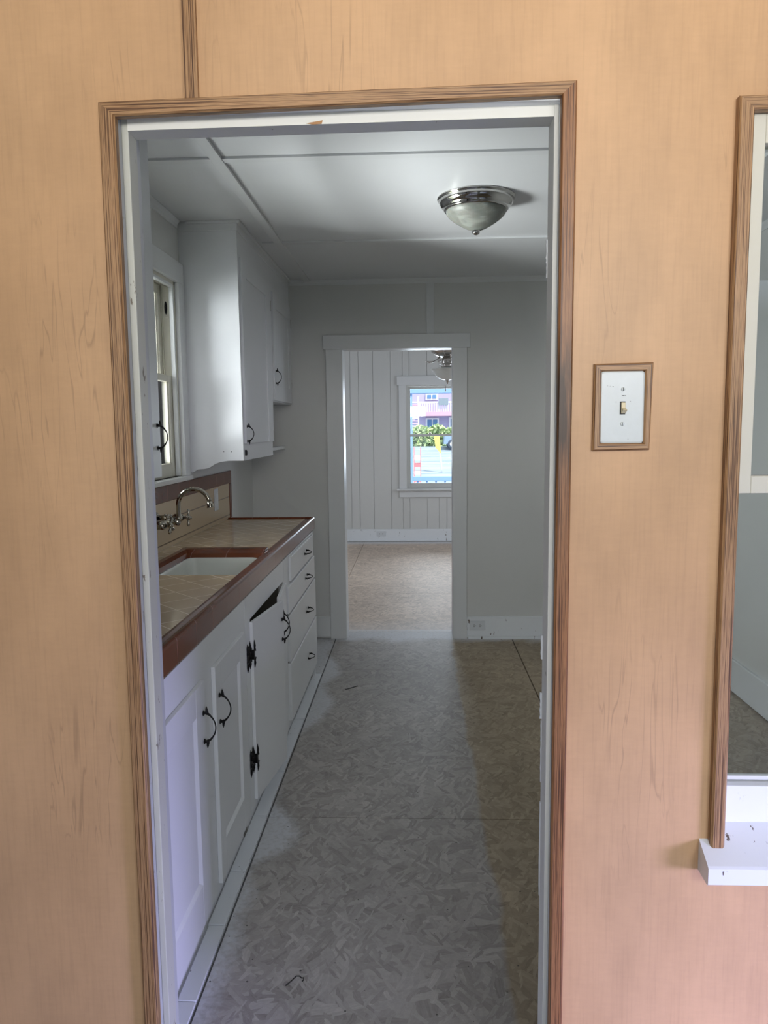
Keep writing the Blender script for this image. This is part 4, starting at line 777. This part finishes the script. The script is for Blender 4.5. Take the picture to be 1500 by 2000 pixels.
b = MB(); b.box(0.10, 0.16, 36, 36.06, gz(36), 2.95); b.box(-0.28, -0.22, 36, 36.06, gz(36), 2.5); obj('post', b, 'facade_white', ST)
for k in range(13):
    b = MB(); z = gz(36) + 0.12 + k * 0.125; b.box(-0.22, 0.10, 35.8, 36.1, z, z + 0.05); obj('step', b, 'facade_pink' if k % 3 else 'facade_white', ST)
def leafy(name, x0, x1, y0, y1, z0f, ztop, n, label, s=0.11):
    b = MB()
    for i in range(n):
        x = random.uniform(x0, x1); y = random.uniform(y0, y1); zz = random.uniform(0, 1); z = z0f + (ztop(x) - z0f) * zz
        q = Matrix.Translation((x, y, z)) @ Matrix.Rotation(random.uniform(0, 6.28), 4, Vector((random.random(), random.random(), random.random() + 0.01)).normalized())
        vs = [b.bm.verts.new(q @ Vector(p)) for p in ((-s, 0, 0), (0, -s * 0.45, 0.01), (s, 0, 0), (0, s * 0.45, 0.01))]; b.bm.faces.new(vs)
    o = obj(name, b, 'hedge_leaf', label=label, cat='hedge'); return o
leafy('hedge', -0.45, 2.0, 30.3, 31.2, gz(30) - 0.02, lambda x: 1.50 + 0.06 * math.sin(x * 9) - (0.35 * max(0, x - 1.15) if x > 1.15 else 0), 2600, 'bright green leafy hedge in front of the mauve building')
CR = thing('parked_car', 'blue parked car at the right edge of the far window', 'car', (2.9, 29.4, gz(29)))
b = MB(); b.prism([(1.05, gz(29) + 0.20), (1.08, gz(29) + 0.50), (1.35, gz(29) + 0.58), (1.9, gz(29) + 0.66), (2.4, gz(29) + 1.05), (3.8, gz(29) + 1.05), (4.5, gz(29) + 0.70), (4.9, gz(29) + 0.60), (4.95, gz(29) + 0.20)], 'y', 28.4, 29.8); obj('body', b, 'car_blue', CR)
for x in (1.38, 4.2):
    for y in (28.35, 29.65): b = MB(); b.lathe([(0.05, 0), (0.17, 0.0), (0.19, 0.03), (0.19, 0.17), (0.17, 0.2), (0.05, 0.2)], (x, y, gz(29) + 0.19), 24, 'y'); wh = obj('wheel', b, 'tyre', CR)
for x in (1.38, 4.2): b = MB(); b.lathe([(0.02, 0), (0.10, 0.0), (0.11, 0.02)], (x, 28.335, gz(29) + 0.19), 20, 'y'); obj('hubcap', b, 'facade_white', CR)
YS = thing('yellow_sign', 'yellow board leaning on a thin pole by the street', 'sign', (0.75, 21, gz(21)))
b = MB(); b.prism([(0.50, 1.235), (0.66, 1.22), (0.70, 0.72), (0.55, 0.90)], 'y', 21.0, 21.04); obj('board', b, 'yellow_board', YS)
b = MB(); b.tube([(0.60, 21.08, 1.22), (0.67, 21.08, 0.75), (0.71, 21.08, 0.45), (0.715, 21.08, gz(21) - 0.0)], 0.022, 8); obj('pole', b, 'facade_white', YS)
RK = thing('red_rack', 'small red and white slatted rack at the left edge of the far window', 'rack', (-0.0, 15, gz(15)))
for k in range(7):
    b = MB(); z = gz(15) + 0.06 + k * 0.15; b.box(-0.03, 0.085, 15, 15.2, z, z + 0.075); obj('slat', b, 'red_paint' if k % 2 else 'facade_white', RK)
b = MB(); b.box(-0.045, -0.03, 15, 15.2, gz(15), gz(15) + 1.2); b.box(0.085, 0.10, 15, 15.2, gz(15), gz(15) + 1.2); obj('side', b, 'red_paint', RK)
# neighbour's fence seen at a slant through the sink window
b = MB()
for k in range(80): b.box(-3.42 + 0.006 * (k % 2), -3.39, -1 + k * 0.2, -0.798 + k * 0.2, -0.3, 2.3)
obj('board_fence', b, 'fence_wood', label='grey board fence outside the window over the sink', cat='fence')
